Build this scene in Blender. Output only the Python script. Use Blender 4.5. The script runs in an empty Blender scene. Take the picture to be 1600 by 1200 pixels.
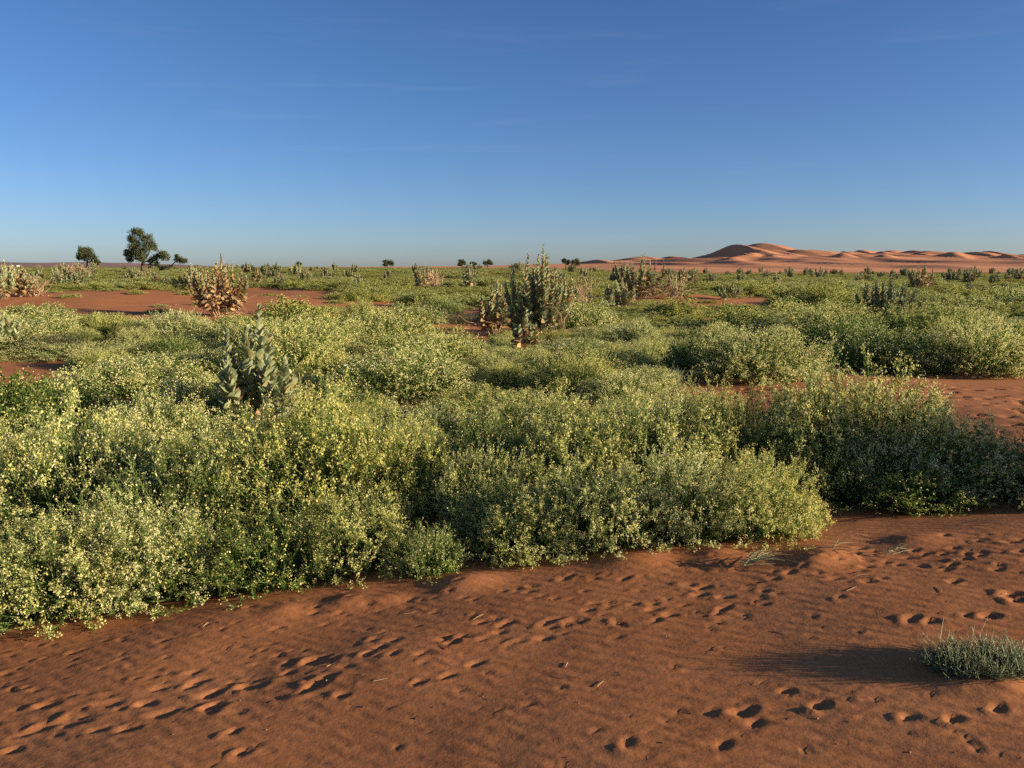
import bpy, math
import numpy as np
from mathutils import Matrix, Vector

# ------------------------------------------------------------------ camera, sky, sun, exposure
SC = bpy.context.scene
COL = SC.collection
CAM_Z, FPX, PITCH = 2.2, 1256.0, math.radians(8.3)
cam_d = bpy.data.cameras.new('camera')
cam_d.sensor_width = 36.0
cam_d.lens = 36.0 * FPX / 1600.0
cam_d.clip_start, cam_d.clip_end = 0.05, 30000.0
cam = bpy.data.objects.new('camera', cam_d)
COL.objects.link(cam)
cam.location = (0, 0, CAM_Z)
cam.rotation_euler = (math.pi / 2 - PITCH, 0, 0)
SC.camera = cam

SUN_EL, SUN_AZ = math.radians(13.0), math.radians(105.0)      # azimuth clockwise from +Y
TO_SUN = Vector((math.sin(SUN_AZ) * math.cos(SUN_EL), math.cos(SUN_AZ) * math.cos(SUN_EL), math.sin(SUN_EL)))
world = bpy.data.worlds.new('World')
SC.world = world
world.use_nodes = True
wn, wl = world.node_tree.nodes, world.node_tree.links
wn.clear()
w_out = wn.new('ShaderNodeOutputWorld')
w_bg = wn.new('ShaderNodeBackground')
w_bg.inputs['Strength'].default_value = 0.066
sky = wn.new('ShaderNodeTexSky')
sky.sky_type = 'NISHITA'
sky.sun_disc = False
sky.sun_elevation = SUN_EL
sky.sun_rotation = SUN_AZ
sky.altitude = 700
sky.air_density = 0.8
sky.dust_density = 0.9
sky.ozone_density = 4.0
w_hsv = wn.new('ShaderNodeHueSaturation')
w_hsv.inputs['Saturation'].default_value = 1.08
w_tint = wn.new('ShaderNodeVectorMath')          # the camera's cool white balance
w_tint.operation = 'MULTIPLY'
w_tint.inputs[1].default_value = (1.11, 1.01, 1.05)
wl.new(sky.outputs[0], w_tint.inputs[0])
wl.new(w_tint.outputs[0], w_hsv.inputs['Color'])
w_tc = wn.new('ShaderNodeTexCoord')
w_mp = wn.new('ShaderNodeMapping')
w_mp.inputs['Scale'].default_value = (2.2, 2.2, 26.0)
wl.new(w_tc.outputs['Generated'], w_mp.inputs['Vector'])
w_no = wn.new('ShaderNodeTexNoise')
w_no.inputs['Scale'].default_value = 1.6
w_no.inputs['Detail'].default_value = 5.0
w_no.inputs['Distortion'].default_value = 0.6
wl.new(w_mp.outputs[0], w_no.inputs['Vector'])
w_rp = wn.new('ShaderNodeMapRange')
w_rp.inputs['From Min'].default_value = 0.58
w_rp.inputs['From Max'].default_value = 0.85
w_rp.inputs['To Max'].default_value = 0.055
wl.new(w_no.outputs[0], w_rp.inputs['Value'])
w_mx = wn.new('ShaderNodeMix')
w_mx.data_type = 'RGBA'
wl.new(w_rp.outputs[0], w_mx.inputs['Factor'])
wl.new(w_hsv.outputs[0], w_mx.inputs[6])
w_mx.inputs[7].default_value = (5.2, 5.4, 6.0, 1)
wl.new(w_mx.outputs[2], w_bg.inputs['Color'])
wl.new(w_bg.outputs[0], w_out.inputs['Surface'])

sun_d = bpy.data.lights.new('sun', 'SUN')
sun_d.energy = 5.0
sun_d.angle = math.radians(0.53)
sun_d.color = (1.0, 0.84, 0.62)
sun_o = bpy.data.objects.new('sun', sun_d)
COL.objects.link(sun_o)
sun_o.location = (60, -20, 40)
sun_o.rotation_euler = TO_SUN.to_track_quat('Z', 'Y').to_euler()

SC.view_settings.view_transform = 'Standard'
SC.view_settings.look = 'None'
SC.view_settings.exposure = 1.0
SC.view_settings.gamma = 1.0
SC.view_settings.use_curve_mapping = False
SC.cycles.use_denoising = False
SC.cycles.max_bounces = 5
SC.cycles.diffuse_bounces = 3
SC.cycles.transparent_max_bounces = 4

RNG = np.random.default_rng(11)


# ------------------------------------------------------------------ helpers
def tag(o, label=None, cat=None, group=None, kind=None):
    if label: o['label'] = label
    if cat: o['category'] = cat
    if group: o['group'] = group
    if kind: o['kind'] = kind
    return o


def empty(name, loc, rz=0.0, scale=(1, 1, 1)):
    o = bpy.data.objects.new(name, None)
    o.empty_display_size = 0.2
    o.location = loc
    o.rotation_euler = (0, 0, rz)
    o.scale = scale
    COL.objects.link(o)
    return o


def quad_mesh(name, verts, quads, mats, midx=None, attr=None, smooth=False):
    """numpy arrays of vertices (n,3) and quads (m,4) into one mesh"""
    me = bpy.data.meshes.new(name)
    verts = np.asarray(verts, np.float32).reshape(-1, 3)
    quads = np.asarray(quads, np.int32).reshape(-1, 4)
    me.vertices.add(len(verts))
    me.vertices.foreach_set('co', verts.ravel())
    me.loops.add(quads.size)
    me.loops.foreach_set('vertex_index', quads.ravel())
    me.polygons.add(len(quads))
    me.polygons.foreach_set('loop_start', np.arange(0, quads.size, 4, dtype=np.int32))
    for m in mats:
        me.materials.append(m)
    if midx is not None:
        me.polygons.foreach_set('material_index', np.asarray(midx, np.int32))
    if smooth:
        me.polygons.foreach_set('use_smooth', np.ones(len(quads), bool))
    if attr is not None:
        a = me.attributes.new('tint', 'FLOAT', 'POINT')
        a.data.foreach_set('value', np.asarray(attr, np.float32))
    me.update()
    me.validate()
    return me


class QB:
    """collects quads"""
    def __init__(self):
        self.v, self.q, self.m, self.a, self.n = [], [], [], [], 0

    def add(self, v, q, m=0, a=0.5):
        v = np.asarray(v, float).reshape(-1, 3)
        q = np.asarray(q, int).reshape(-1, 4)
        self.v.append(v)
        self.q.append(q + self.n)
        self.m.append(np.full(len(q), m))
        self.a.append(np.broadcast_to(np.asarray(a, float), (len(v),)))
        self.n += len(v)

    def mesh(self, name, mats, smooth=False):
        return quad_mesh(name, np.concatenate(self.v), np.concatenate(self.q), mats,
                         np.concatenate(self.m), np.concatenate(self.a), smooth)


def nrm(v):
    return v / np.maximum(np.linalg.norm(v, axis=-1, keepdims=True), 1e-9)


def tubes(P, R, sides=3):
    """P (n,k,3) polylines, R (n,k) radii"""
    P = np.asarray(P, float)
    R = np.asarray(R, float)
    n, k, _ = P.shape
    T = nrm(np.gradient(P, axis=1))
    ref = np.where(np.abs(T[..., 2:3]) > 0.9, np.array([1.0, 0, 0]), np.array([0, 0, 1.0]))
    U = nrm(np.cross(T, ref))
    W = np.cross(T, U)
    ang = np.arange(sides) * 2 * math.pi / sides
    V = P[:, :, None, :] + R[:, :, None, None] * (np.cos(ang)[None, None, :, None] * U[:, :, None, :] +
                                                np.sin(ang)[None, None, :, None] * W[:, :, None, :])
    idx = np.arange(n * k * sides).reshape(n, k, sides)
    a = idx[:, :-1, :]
    b = idx[:, 1:, :]
    q = np.stack([a, np.roll(a, -1, 2), np.roll(b, -1, 2), b], -1).reshape(-1, 4)
    return V.reshape(-1, 3), q


def leaves(P, D, N, L, Wd, fold=0.25, droop=0.0):
    """folded two-quad leaves: P base, D direction, N face normal"""
    D = nrm(D)
    S = nrm(np.cross(D, N))
    N = np.cross(S, D)
    L = L[:, None]
    Wd = Wd[:, None]
    base = P
    mid = P + D * L * 0.5 - N * Wd * fold * 0.5
    tip = P + D * L - N * L * droop
    le = P + D * L * 0.55 + S * Wd * 0.5 + N * Wd * fold
    ri = P + D * L * 0.55 - S * Wd * 0.5 + N * Wd * fold
    V = np.stack([base, le, tip, ri, mid], 1)
    i = np.arange(len(P))[:, None] * 5
    q = np.concatenate([i + [[0, 4, 2, 1]], i + [[0, 3, 2, 4]]], 0)
    return V.reshape(-1, 3), q


def rdir(rng, n):
    return nrm(rng.normal(size=(n, 3)))


# ------------------------------------------------------------------ materials
def new_mat(name):
    m = bpy.data.materials.new(name)
    m.use_nodes = True
    nt = m.node_tree
    b = nt.nodes['Principled BSDF']
    return m, nt, b


def ramp(nt, stops, fac):
    r = nt.nodes.new('ShaderNodeValToRGB')
    e = r.color_ramp.elements
    while len(e) < len(stops):
        e.new(0.5)
    for i, (p, c) in enumerate(stops):
        e[i].position = p
        e[i].color = (*c, 1)
    nt.links.new(fac, r.inputs[0])
    return r.outputs[0]


def leaf_mat(name, stops, rough=0.6, trans=0.3, spec=0.25, jitter=0.25):
    """leaf with per-leaf tint, per-plant variation and light shining through"""
    m, nt, b = new_mat(name)
    at = nt.nodes.new('ShaderNodeAttribute')
    at.attribute_name = 'tint'
    oi = nt.nodes.new('ShaderNodeObjectInfo')
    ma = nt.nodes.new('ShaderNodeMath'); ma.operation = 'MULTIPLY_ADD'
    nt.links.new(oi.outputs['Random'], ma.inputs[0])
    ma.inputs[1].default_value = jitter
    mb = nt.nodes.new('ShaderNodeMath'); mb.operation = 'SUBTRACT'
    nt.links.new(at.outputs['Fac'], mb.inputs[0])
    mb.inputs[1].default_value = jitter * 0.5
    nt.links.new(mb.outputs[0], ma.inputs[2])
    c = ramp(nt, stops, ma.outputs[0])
    nt.links.new(c, b.inputs['Base Color'])
    b.inputs['Roughness'].default_value = rough
    b.inputs['Specular IOR Level'].default_value = spec
    tr = nt.nodes.new('ShaderNodeBsdfTranslucent')
    nt.links.new(c, tr.inputs['Color'])
    mx = nt.nodes.new('ShaderNodeMixShader')
    mx.inputs[0].default_value = trans
    nt.links.new(b.outputs[0], mx.inputs[1])
    nt.links.new(tr.outputs[0], mx.inputs[2])
    nt.links.new(mx.outputs[0], nt.nodes['Material Output'].inputs['Surface'])
    return m


def leaf_obj_mat(name, c0, c1, c2, rough=0.55, trans=0.2):
    """large leaf: mottled along the blade, each leaf a little different"""
    m, nt, b = new_mat(name)
    oi = nt.nodes.new('ShaderNodeObjectInfo')
    at = nt.nodes.new('ShaderNodeAttribute'); at.attribute_name = 'tint'
    tc = nt.nodes.new('ShaderNodeTexCoord')
    no = nt.nodes.new('ShaderNodeTexNoise')
    no.inputs['Scale'].default_value = 9.0
    no.inputs['Detail'].default_value = 4.0
    nt.links.new(tc.outputs['Object'], no.inputs['Vector'])
    a1 = nt.nodes.new('ShaderNodeMath'); a1.operation = 'MULTIPLY_ADD'
    nt.links.new(oi.outputs['Random'], a1.inputs[0]); a1.inputs[1].default_value = 0.5
    a2 = nt.nodes.new('ShaderNodeMath'); a2.operation = 'MULTIPLY_ADD'
    nt.links.new(no.outputs[0], a2.inputs[0]); a2.inputs[1].default_value = 0.6
    a3 = nt.nodes.new('ShaderNodeMath'); a3.operation = 'MULTIPLY_ADD'
    nt.links.new(at.outputs['Fac'], a3.inputs[0]); a3.inputs[1].default_value = 0.5; a3.inputs[2].default_value = -0.3
    nt.links.new(a3.outputs[0], a2.inputs[2])
    nt.links.new(a2.outputs[0], a1.inputs[2])
    c = ramp(nt, [(0.1, c0), (0.5, c1), (0.95, c2)], a1.outputs[0])
    nt.links.new(c, b.inputs['Base Color'])
    b.inputs['Roughness'].default_value = rough
    b.inputs['Specular IOR Level'].default_value = 0.3
    tr = nt.nodes.new('ShaderNodeBsdfTranslucent')
    nt.links.new(c, tr.inputs['Color'])
    mx = nt.nodes.new('ShaderNodeMixShader'); mx.inputs[0].default_value = trans
    nt.links.new(b.outputs[0], mx.inputs[1]); nt.links.new(tr.outputs[0], mx.inputs[2])
    nt.links.new(mx.outputs[0], nt.nodes['Material Output'].inputs['Surface'])
    return m


def sand_mat(name, c_dark, c_mid, c_light, fine=True, ripple=0.0):
    m, nt, b = new_mat(name)
    L = nt.links.new
    tc = nt.nodes.new('ShaderNodeTexCoord')
    n1 = nt.nodes.new('ShaderNodeTexNoise')
    n1.inputs['Scale'].default_value = 0.9 if fine else 0.02
    n1.inputs['Detail'].default_value = 8.0
    n1.inputs['Roughness'].default_value = 0.62
    L(tc.outputs['Object'], n1.inputs['Vector'])
    c = ramp(nt, [(0.30, c_dark), (0.5, c_mid), (0.72, c_light)], n1.outputs[0])
    if fine:
        n2 = nt.nodes.new('ShaderNodeTexNoise')
        n2.inputs['Scale'].default_value = 60.0
        n2.inputs['Detail'].default_value = 3.0
        L(tc.outputs['Object'], n2.inputs['Vector'])
        mr = nt.nodes.new('ShaderNodeMapRange')
        mr.inputs['From Min'].default_value = 0.3; mr.inputs['From Max'].default_value = 0.7
        mr.inputs['To Min'].default_value = 0.84; mr.inputs['To Max'].default_value = 1.14
        L(n2.outputs[0], mr.inputs['Value'])
        mu = nt.nodes.new('ShaderNodeVectorMath'); mu.operation = 'SCALE'
        L(c, mu.inputs[0]); L(mr.outputs[0], mu.inputs['Scale'])
        c = mu.outputs[0]
        # wind ripples and grain as fine relief
        mp = nt.nodes.new('ShaderNodeMapping')
        mp.inputs['Rotation'].default_value = (0, 0, math.radians(-62))
        L(tc.outputs['Object'], mp.inputs['Vector'])
        wv = nt.nodes.new('ShaderNodeTexWave')
        wv.inputs['Scale'].default_value = 3.4
        wv.inputs['Distortion'].default_value = 5.0
        wv.inputs['Detail'].default_value = 3.0
        wv.inputs['Detail Scale'].default_value = 1.2
        L(mp.outputs[0], wv.inputs['Vector'])
        n3 = nt.nodes.new('ShaderNodeTexNoise')
        n3.inputs['Scale'].default_value = 22.0
        n3.inputs['Detail'].default_value = 7.0
        n3.inputs['Roughness'].default_value = 0.65
        L(tc.outputs['Object'], n3.inputs['Vector'])
        b1 = nt.nodes.new('ShaderNodeBump')
        b1.inputs['Strength'].default_value = ripple
        b1.inputs['Distance'].default_value = 0.01
        L(wv.outputs[0], b1.inputs['Height'])
        b2 = nt.nodes.new('ShaderNodeBump')
        b2.inputs['Strength'].default_value = 0.27
        b2.inputs['Distance'].default_value = 0.012
        L(n3.outputs[0], b2.inputs['Height'])
        L(b1.outputs[0], b2.inputs['Normal'])
        L(b2.outputs[0], b.inputs['Normal'])
    L(c, b.inputs['Base Color'])
    b.inputs['Roughness'].default_value = 0.95
    b.inputs['Specular IOR Level'].default_value = 0.1
    return m


M = {}
M['sand'] = sand_mat('red_sand', (0.33, 0.128, 0.048), (0.40, 0.155, 0.059), (0.46, 0.19, 0.076), True, 0.27)
M['dune'] = sand_mat('dune_sand', (0.57, 0.245, 0.115), (0.62, 0.27, 0.13), (0.66, 0.295, 0.145), False)
M['hill'] = sand_mat('hill_haze_tint', (0.20, 0.12, 0.11), (0.26, 0.16, 0.14), (0.30, 0.19, 0.16), False)  # distance haze on the far hills put into the base colour as mauve
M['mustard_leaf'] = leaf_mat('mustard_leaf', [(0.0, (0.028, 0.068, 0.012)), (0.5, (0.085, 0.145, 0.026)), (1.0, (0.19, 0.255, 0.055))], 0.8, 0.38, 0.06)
M['mustard_stem'] = leaf_mat('mustard_stem', [(0.0, (0.13, 0.19, 0.05)), (1.0, (0.26, 0.31, 0.10))], 0.8, 0.1, 0.08)
M['petal'] = leaf_mat('petal', [(0.0, (0.64, 0.57, 0.12)), (0.45, (0.80, 0.745, 0.27)), (1.0, (0.89, 0.86, 0.52))], 0.8, 0.4, 0.08, 0.5)
M['milk_green'] = leaf_obj_mat('milkweed_green', (0.185, 0.225, 0.11), (0.33, 0.365, 0.185), (0.45, 0.465, 0.245))
M['milk_yellow'] = leaf_obj_mat('milkweed_yellow', (0.28, 0.26, 0.10), (0.40, 0.34, 0.15), (0.46, 0.34, 0.14))
M['milk_tan'] = leaf_obj_mat('milkweed_dry', (0.17, 0.10, 0.048), (0.31, 0.195, 0.092), (0.43, 0.285, 0.14), 0.8, 0.1)
M['milk_orange'] = leaf_obj_mat('milkweed_orange', (0.40, 0.28, 0.10), (0.50, 0.28, 0.10), (0.55, 0.34, 0.15), 0.7, 0.15)
M['twig'] = leaf_mat('dry_twig', [(0.0, (0.22, 0.13, 0.075)), (0.5, (0.38, 0.25, 0.14)), (1.0, (0.52, 0.38, 0.23))], 0.85, 0.0)
M['bark'] = leaf_mat('bark', [(0.0, (0.06, 0.04, 0.028)), (1.0, (0.15, 0.095, 0.06))], 0.9, 0.0)
M['acacia'] = leaf_mat('acacia_leaf', [(0.0, (0.045, 0.058, 0.024)), (0.5, (0.10, 0.115, 0.048)), (1.0, (0.18, 0.19, 0.085))], 0.8, 0.2, 0.1)
M['grass'] = leaf_mat('grey_green_grass', [(0.0, (0.09, 0.12, 0.055)), (0.5, (0.20, 0.24, 0.12)), (1.0, (0.42, 0.40, 0.22))], 0.6, 0.2)
M['scrub'] = leaf_mat('dark_scrub', [(0.0, (0.05, 0.06, 0.03)), (0.6, (0.10, 0.11, 0.05)), (1.0, (0.24, 0.19, 0.10))], 0.7, 0.15)
M['white'], _nt, _b = new_mat('whitewash'); _b.inputs['Base Color'].default_value = (0.75, 0.70, 0.62, 1); _b.inputs['Roughness'].default_value = 0.9
M['dark'], _nt, _b = new_mat('dark_opening'); _b.inputs['Base Color'].default_value = (0.05, 0.04, 0.035, 1)
M['pebble'], _nt, _b = new_mat('pale_pebble'); _b.inputs['Base Color'].default_value = (0.30, 0.18, 0.11, 1); _b.inputs['Roughness'].default_value = 0.8


# ------------------------------------------------------------------ terrain
def sstep(a, b, x):
    t = np.clip((x - a) / (b - a), 0, 1)
    return t * t * (3 - 2 * t)


_ph = np.random.default_rng(5).uniform(0, 6.28, (64, 2))
_kd = np.random.default_rng(6).uniform(0, 6.28, 64)


def wnoise(x, y, scale, n=7, off=0):
    """smooth waves, about -1..1"""
    s = 0
    for i in range(n):
        a = _kd[(i + off) % 64]
        k = (0.7 + 0.6 * ((i * 0.37) % 1.0)) * 2 * math.pi / scale
        s = s + np.sin(k * (x * math.cos(a) + y * math.sin(a)) + _ph[(i + off) % 64, 0])
    return s / math.sqrt(n) / 1.4


FORE_A, FORE_C = 0.096, 0.10


def ray(px, py):
    x = (px - 800) / FPX
    y = (600 - py) / FPX
    return x, math.cos(PITCH) + y * math.sin(PITCH), y * math.cos(PITCH) - math.sin(PITCH)


def at_fore(px, py):
    x, f, u = ray(px, py)
    t = (CAM_Z - FORE_C) / (FORE_A * x - u)
    return np.array([x * t, f * t])


LIP = [at_fore(px, py) for px, py in ((0, 1010), (200, 988), (400, 955), (600, 925), (800, 900), (1000, 874), (1200, 852), (1400, 838), (1600, 826))]
LIPX = np.array([p[0] for p in LIP])
LIPY = np.array([p[1] for p in LIP])
_s0 = (LIPY[2] - LIPY[0]) / (LIPX[2] - LIPX[0])
_s1 = (LIPY[-1] - LIPY[-3]) / (LIPX[-1] - LIPX[-3])


def lip_y(x):
    y = np.interp(x, LIPX, LIPY)
    y = y + np.where(x < LIPX[0], (x - LIPX[0]) * _s0, 0) + np.where(x > LIPX[-1], (x - LIPX[-1]) * _s1, 0)
    return np.clip(y, 2.5, 12.0)


def terr(x, y):
    x = np.asarray(x, float)
    y = np.asarray(y, float)
    s = y - lip_y(x)
    xx = np.clip(x, -9, 9)
    fore = FORE_C + FORE_A * xx + 0.012 * wnoise(x, y, 1.3, 7) * sstep(-12, -1, -np.abs(x))
    near = 0.07 * np.clip(x, -6, 6) - 0.02
    plain = near * (1 - sstep(8, 20, y)) + 0.14 * wnoise(x, y, 23, 7, 9) * sstep(8, 25, y) + 0.05 * wnoise(x, y, 6, 7, 20) * sstep(7, 15, y)
    rise = 1.15 * sstep(60, 170, y) * sstep(0.22, 0.0, x / np.maximum(y, 1))
    fade = 1 - sstep(350, 900, y)
    plain = plain * fade + rise
    # sand drifts
    plain = plain + 0.75 * np.exp(-(((x + 27) / 13.0) ** 2 + ((y - 46) / 10.0) ** 2))
    plain = plain + 0.45 * np.exp(-(((x - 10.5) / 4.0) ** 2 + ((y - 53) / 4.0) ** 2))
    w = sstep(0.0, 1.1, s)
    behind = sstep(-60, -20, y)
    return (fore * (1 - w) + plain * w) * behind


def at(px, py):
    """pixel of the photograph to a point on the ground"""
    x, f, u = ray(px, py)
    t = np.concatenate([np.linspace(2, 40, 4000), np.linspace(40, 400, 4000)[1:], np.linspace(400, 4000, 2000)[1:]])
    d = CAM_Z + t * u - terr(x * t, f * t)
    i = np.argmax(d < 0)
    if d[i] >= 0:
        i = len(t) - 1
    return np.array([x * t[i], f * t[i], float(terr(x * t[i], f * t[i]))]), t[i]


def at_dist(px, Y):
    x, f, u = ray(px, 430)
    X = x / f * Y
    return np.array([X, Y, float(terr(X, Y))])


def project(p):
    x, y, z = p
    z = z - CAM_Z
    f = y * math.cos(PITCH) - z * math.sin(PITCH)
    u = y * math.sin(PITCH) + z * math.cos(PITCH)
    return 800 + FPX * x / f, 600 - FPX * u / f


# tensor grid, dense where the sand is close
def axis(lo, hi, step, g_lo, g_hi, far_lo, far_hi):
    c = list(np.arange(lo, hi, step))
    s = step
    v = c[-1]
    while v < far_hi:
        s *= g_hi
        v += s
        c.append(v)
    s = step
    v = c[0]
    pre = []
    while v > far_lo:
        s *= g_lo
        v -= s
        pre.append(v)
    return np.array(pre[::-1] + c)


gx = axis(-4.0, 4.6, 0.0225, 1.065, 1.065, -9000, 9000)
gy = axis(2.5, 6.9, 0.019, 1.25, 1.034, -60, 9000)
gx = np.sort(np.concatenate([gx[gx < 4.62], np.arange(4.64, 9.5, 0.065), gx[gx > 9.6]]))
gy = np.sort(np.concatenate([gy[gy < 6.92], np.arange(6.95, 14.0, 0.06), gy[gy > 14.1]]))
GX, GY = np.meshgrid(gx, gy)
GZ = terr(GX, GY)


HOL = np.zeros_like(GZ)
RIM = np.zeros_like(GZ)


def stamp(cx, cy, ang, ln, wd, depth, rim):
    """a foot mark pressed into the sand: hollow with a low pushed-up rim"""
    r = max(ln, wd) * 1.3
    i0, i1 = np.searchsorted(gx, (cx - r, cx + r))
    j0, j1 = np.searchsorted(gy, (cy - r, cy + r))
    if i1 - i0 < 2 or j1 - j0 < 2:
        return
    X = GX[j0:j1, i0:i1] - cx
    Y = GY[j0:j1, i0:i1] - cy
    u = X * math.cos(ang) + Y * math.sin(ang)
    v = -X * math.sin(ang) + Y * math.cos(ang)
    th = np.arctan2(v, u)
    wob = 1 + 0.14 * np.sin(3 * th + cx * 40) + 0.09 * np.sin(5 * th + cy * 60) + 0.07 * np.sin(8 * th + cx * 90)
    q = np.sqrt((u / (ln / 2)) ** 2 + (v / (wd / 2)) ** 2) * wob
    hollow = -depth * np.clip(1 - q ** 2.4, 0, 1) * (1 + 0.4 * u / ln)
    edge = rim * np.exp(-((q - 1.35) / 0.38) ** 2) * (1 - 0.8 * u / ln) * np.clip(0.7 + 0.6 * np.sin(2 * th + cy * 30), 0, 2)
    HOL[j0:j1, i0:i1] = np.minimum(HOL[j0:j1, i0:i1], hollow)
    RIM[j0:j1, i0:i1] = np.maximum(RIM[j0:j1, i0:i1], edge)


def groove(p, q, depth, wd):
    p = np.array(p); q = np.array(q)
    L = np.linalg.norm(q - p)
    for k in range(int(L / (wd * 0.55)) + 1):
        c = p + (q - p) * k * wd * 0.55 / L
        stamp(c[0], c[1] + 0.012 * math.sin(k * 0.6), math.atan2(q[1] - p[1], q[0] - p[0]), wd * 1.2, wd, depth, depth * 0.5)


fr = np.random.default_rng(21)


def track(pts, n_walkers, spread, ln=0.2, depth=0.030, jit=0.03):
    W = [at_fore(*p) for p in pts]
    seg = np.array(W)
    d = np.concatenate([[0], np.cumsum(np.linalg.norm(np.diff(seg, axis=0), axis=1))])
    for w in range(n_walkers):
        off = fr.uniform(-spread, spread)
        s = fr.uniform(0, 0.4)
        side = 1
        while s < d[-1]:
            x = np.interp(s, d, seg[:, 0]); y = np.interp(s, d, seg[:, 1])
            x2 = np.interp(s + 0.05, d, seg[:, 0]); y2 = np.interp(s + 0.05, d, seg[:, 1])
            a = math.atan2(y2 - y, x2 - x + 1e-6)
            cx = x - math.sin(a) * (off + side * 0.07) + fr.normal() * jit
            cy = y + math.cos(a) * (off + side * 0.07) + fr.normal() * jit
            k = fr.uniform(0.7, 1.15)
            stamp(cx, cy, a + fr.normal() * 0.3, ln * k, ln * 0.52 * k, 0.85 * depth * fr.uniform(0.3, 1.15), depth * fr.uniform(0.10, 0.35))
            side = -side
            s += fr.uniform(0.24, 0.42)


# beaten trail running along the sand, and the lone walkers
track([(-40, 1120), (200, 1092), (420, 1060), (640, 1020), (860, 985), (1080, 945), (1300, 905), (1620, 868)], 6, 0.20, 0.10, 0.013)
track([(-40, 1145), (120, 1125), (330, 1090), (480, 1065), (560, 1045)], 4, 0.15, 0.15, 0.018)
track([(-20, 1040), (300, 1010), (620, 960), (900, 930), (1250, 880), (1620, 850)], 6, 0.24, 0.08, 0.010)
track([(300, 975), (700, 930), (1000, 900), (1300, 870), (1600, 845)], 2, 0.12, 0.10, 0.013)
track([(500, 1040), (700, 1000), (1000, 950), (1250, 925)], 3, 0.20, 0.105, 0.015)
track([(930, 1205), (1030, 1162), (1110, 1155), (1190, 1115), (1330, 1075)], 1, 0.01, 0.135, 0.020, 0.012)
track([(1440, 990), (1500, 965), (1560, 950), (1640, 930)], 2, 0.06, 0.13, 0.020, 0.02)
for px, py in ((380, 1175), (365, 1143), (20, 1170), (535, 1088), (700, 1057), (655, 1068), (1230, 1080), (1490, 1125), (1560, 1108), (1420, 1123), (1180, 1130), (450, 1050)):
    c = at_fore(px, py)
    stamp(c[0], c[1], fr.uniform(0, 0.8), 0.09, 0.055, 0.013, 0.004)
for k in range(220):          # small pits of beetles, birds and clods
    c = at_fore(fr.uniform(-60, 1660), 860 + 340 * fr.uniform(0, 1) ** 1.3)
    z = fr.uniform(0.022, 0.055)
    stamp(c[0], c[1], fr.uniform(0, 3), z, z * 0.7, z * 0.16, z * 0.05)
for k in range(420):          # trodden sand of the path between the bushes
    cx, cy = fr.uniform(2.5, 9.3), fr.uniform(7.6, 13.5)
    z = fr.uniform(0.12, 0.26)
    stamp(cx, cy, fr.uniform(0, 3), z, z * 0.6, z * 0.14, z * 0.05)
groove(at_fore(1010, 1148), at_fore(1185, 1082), 0.0025, 0.03)
groove(at_fore(1040, 1190), at_fore(1390, 1057), 0.003, 0.03)
groove(at_fore(420, 1075), at_fore(760, 985), 0.002, 0.03)
# little drifts along the lip
for px, py, rr, hh in ((545, 938, 0.16, 0.05), (600, 935, 0.12, 0.035), (725, 912, 0.22, 0.07), (990, 878, 0.24, 0.06), (1120, 868, 0.18, 0.05),
                       (1290, 868, 0.20, 0.06), (1430, 845, 0.2, 0.05), (1500, 1072, 0.13, 0.03), (1575, 1074, 0.16, 0.05), (1270, 882, 0.14, 0.04), (440, 955, 0.14, 0.03)):
    c = at_fore(px, py)
    GZ += 0.7 * hh * np.exp(-(((GX - c[0]) / rr) ** 2 + ((GY - c[1]) / (rr * 0.7)) ** 2))
GZ += HOL + RIM * np.clip(1 + HOL / 0.008, 0, 1)
near_w = sstep(-9, -5, -np.abs(GX)) * (1 - sstep(7, 12, GY)) * sstep(1, 2.4, GY)
GZ += near_w * (0.0012 * wnoise(GX, GY, 0.33, 7, 30) + 0.0006 * wnoise(GX, GY * 1.4, 0.12, 7, 40))

ny, nx = GX.shape
gi = np.arange(nx * ny).reshape(ny, nx)
gq = np.stack([gi[:-1, :-1], gi[:-1, 1:], gi[1:, 1:], gi[1:, :-1]], -1).reshape(-1, 4)
g_me = quad_mesh('ground', np.stack([GX, GY, GZ], -1), gq, [M['sand']], smooth=True)
ground = bpy.data.objects.new('ground', g_me)
COL.objects.link(ground)
tag(ground, 'red sand ground with foot marks running to the horizon', kind='structure')


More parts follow.
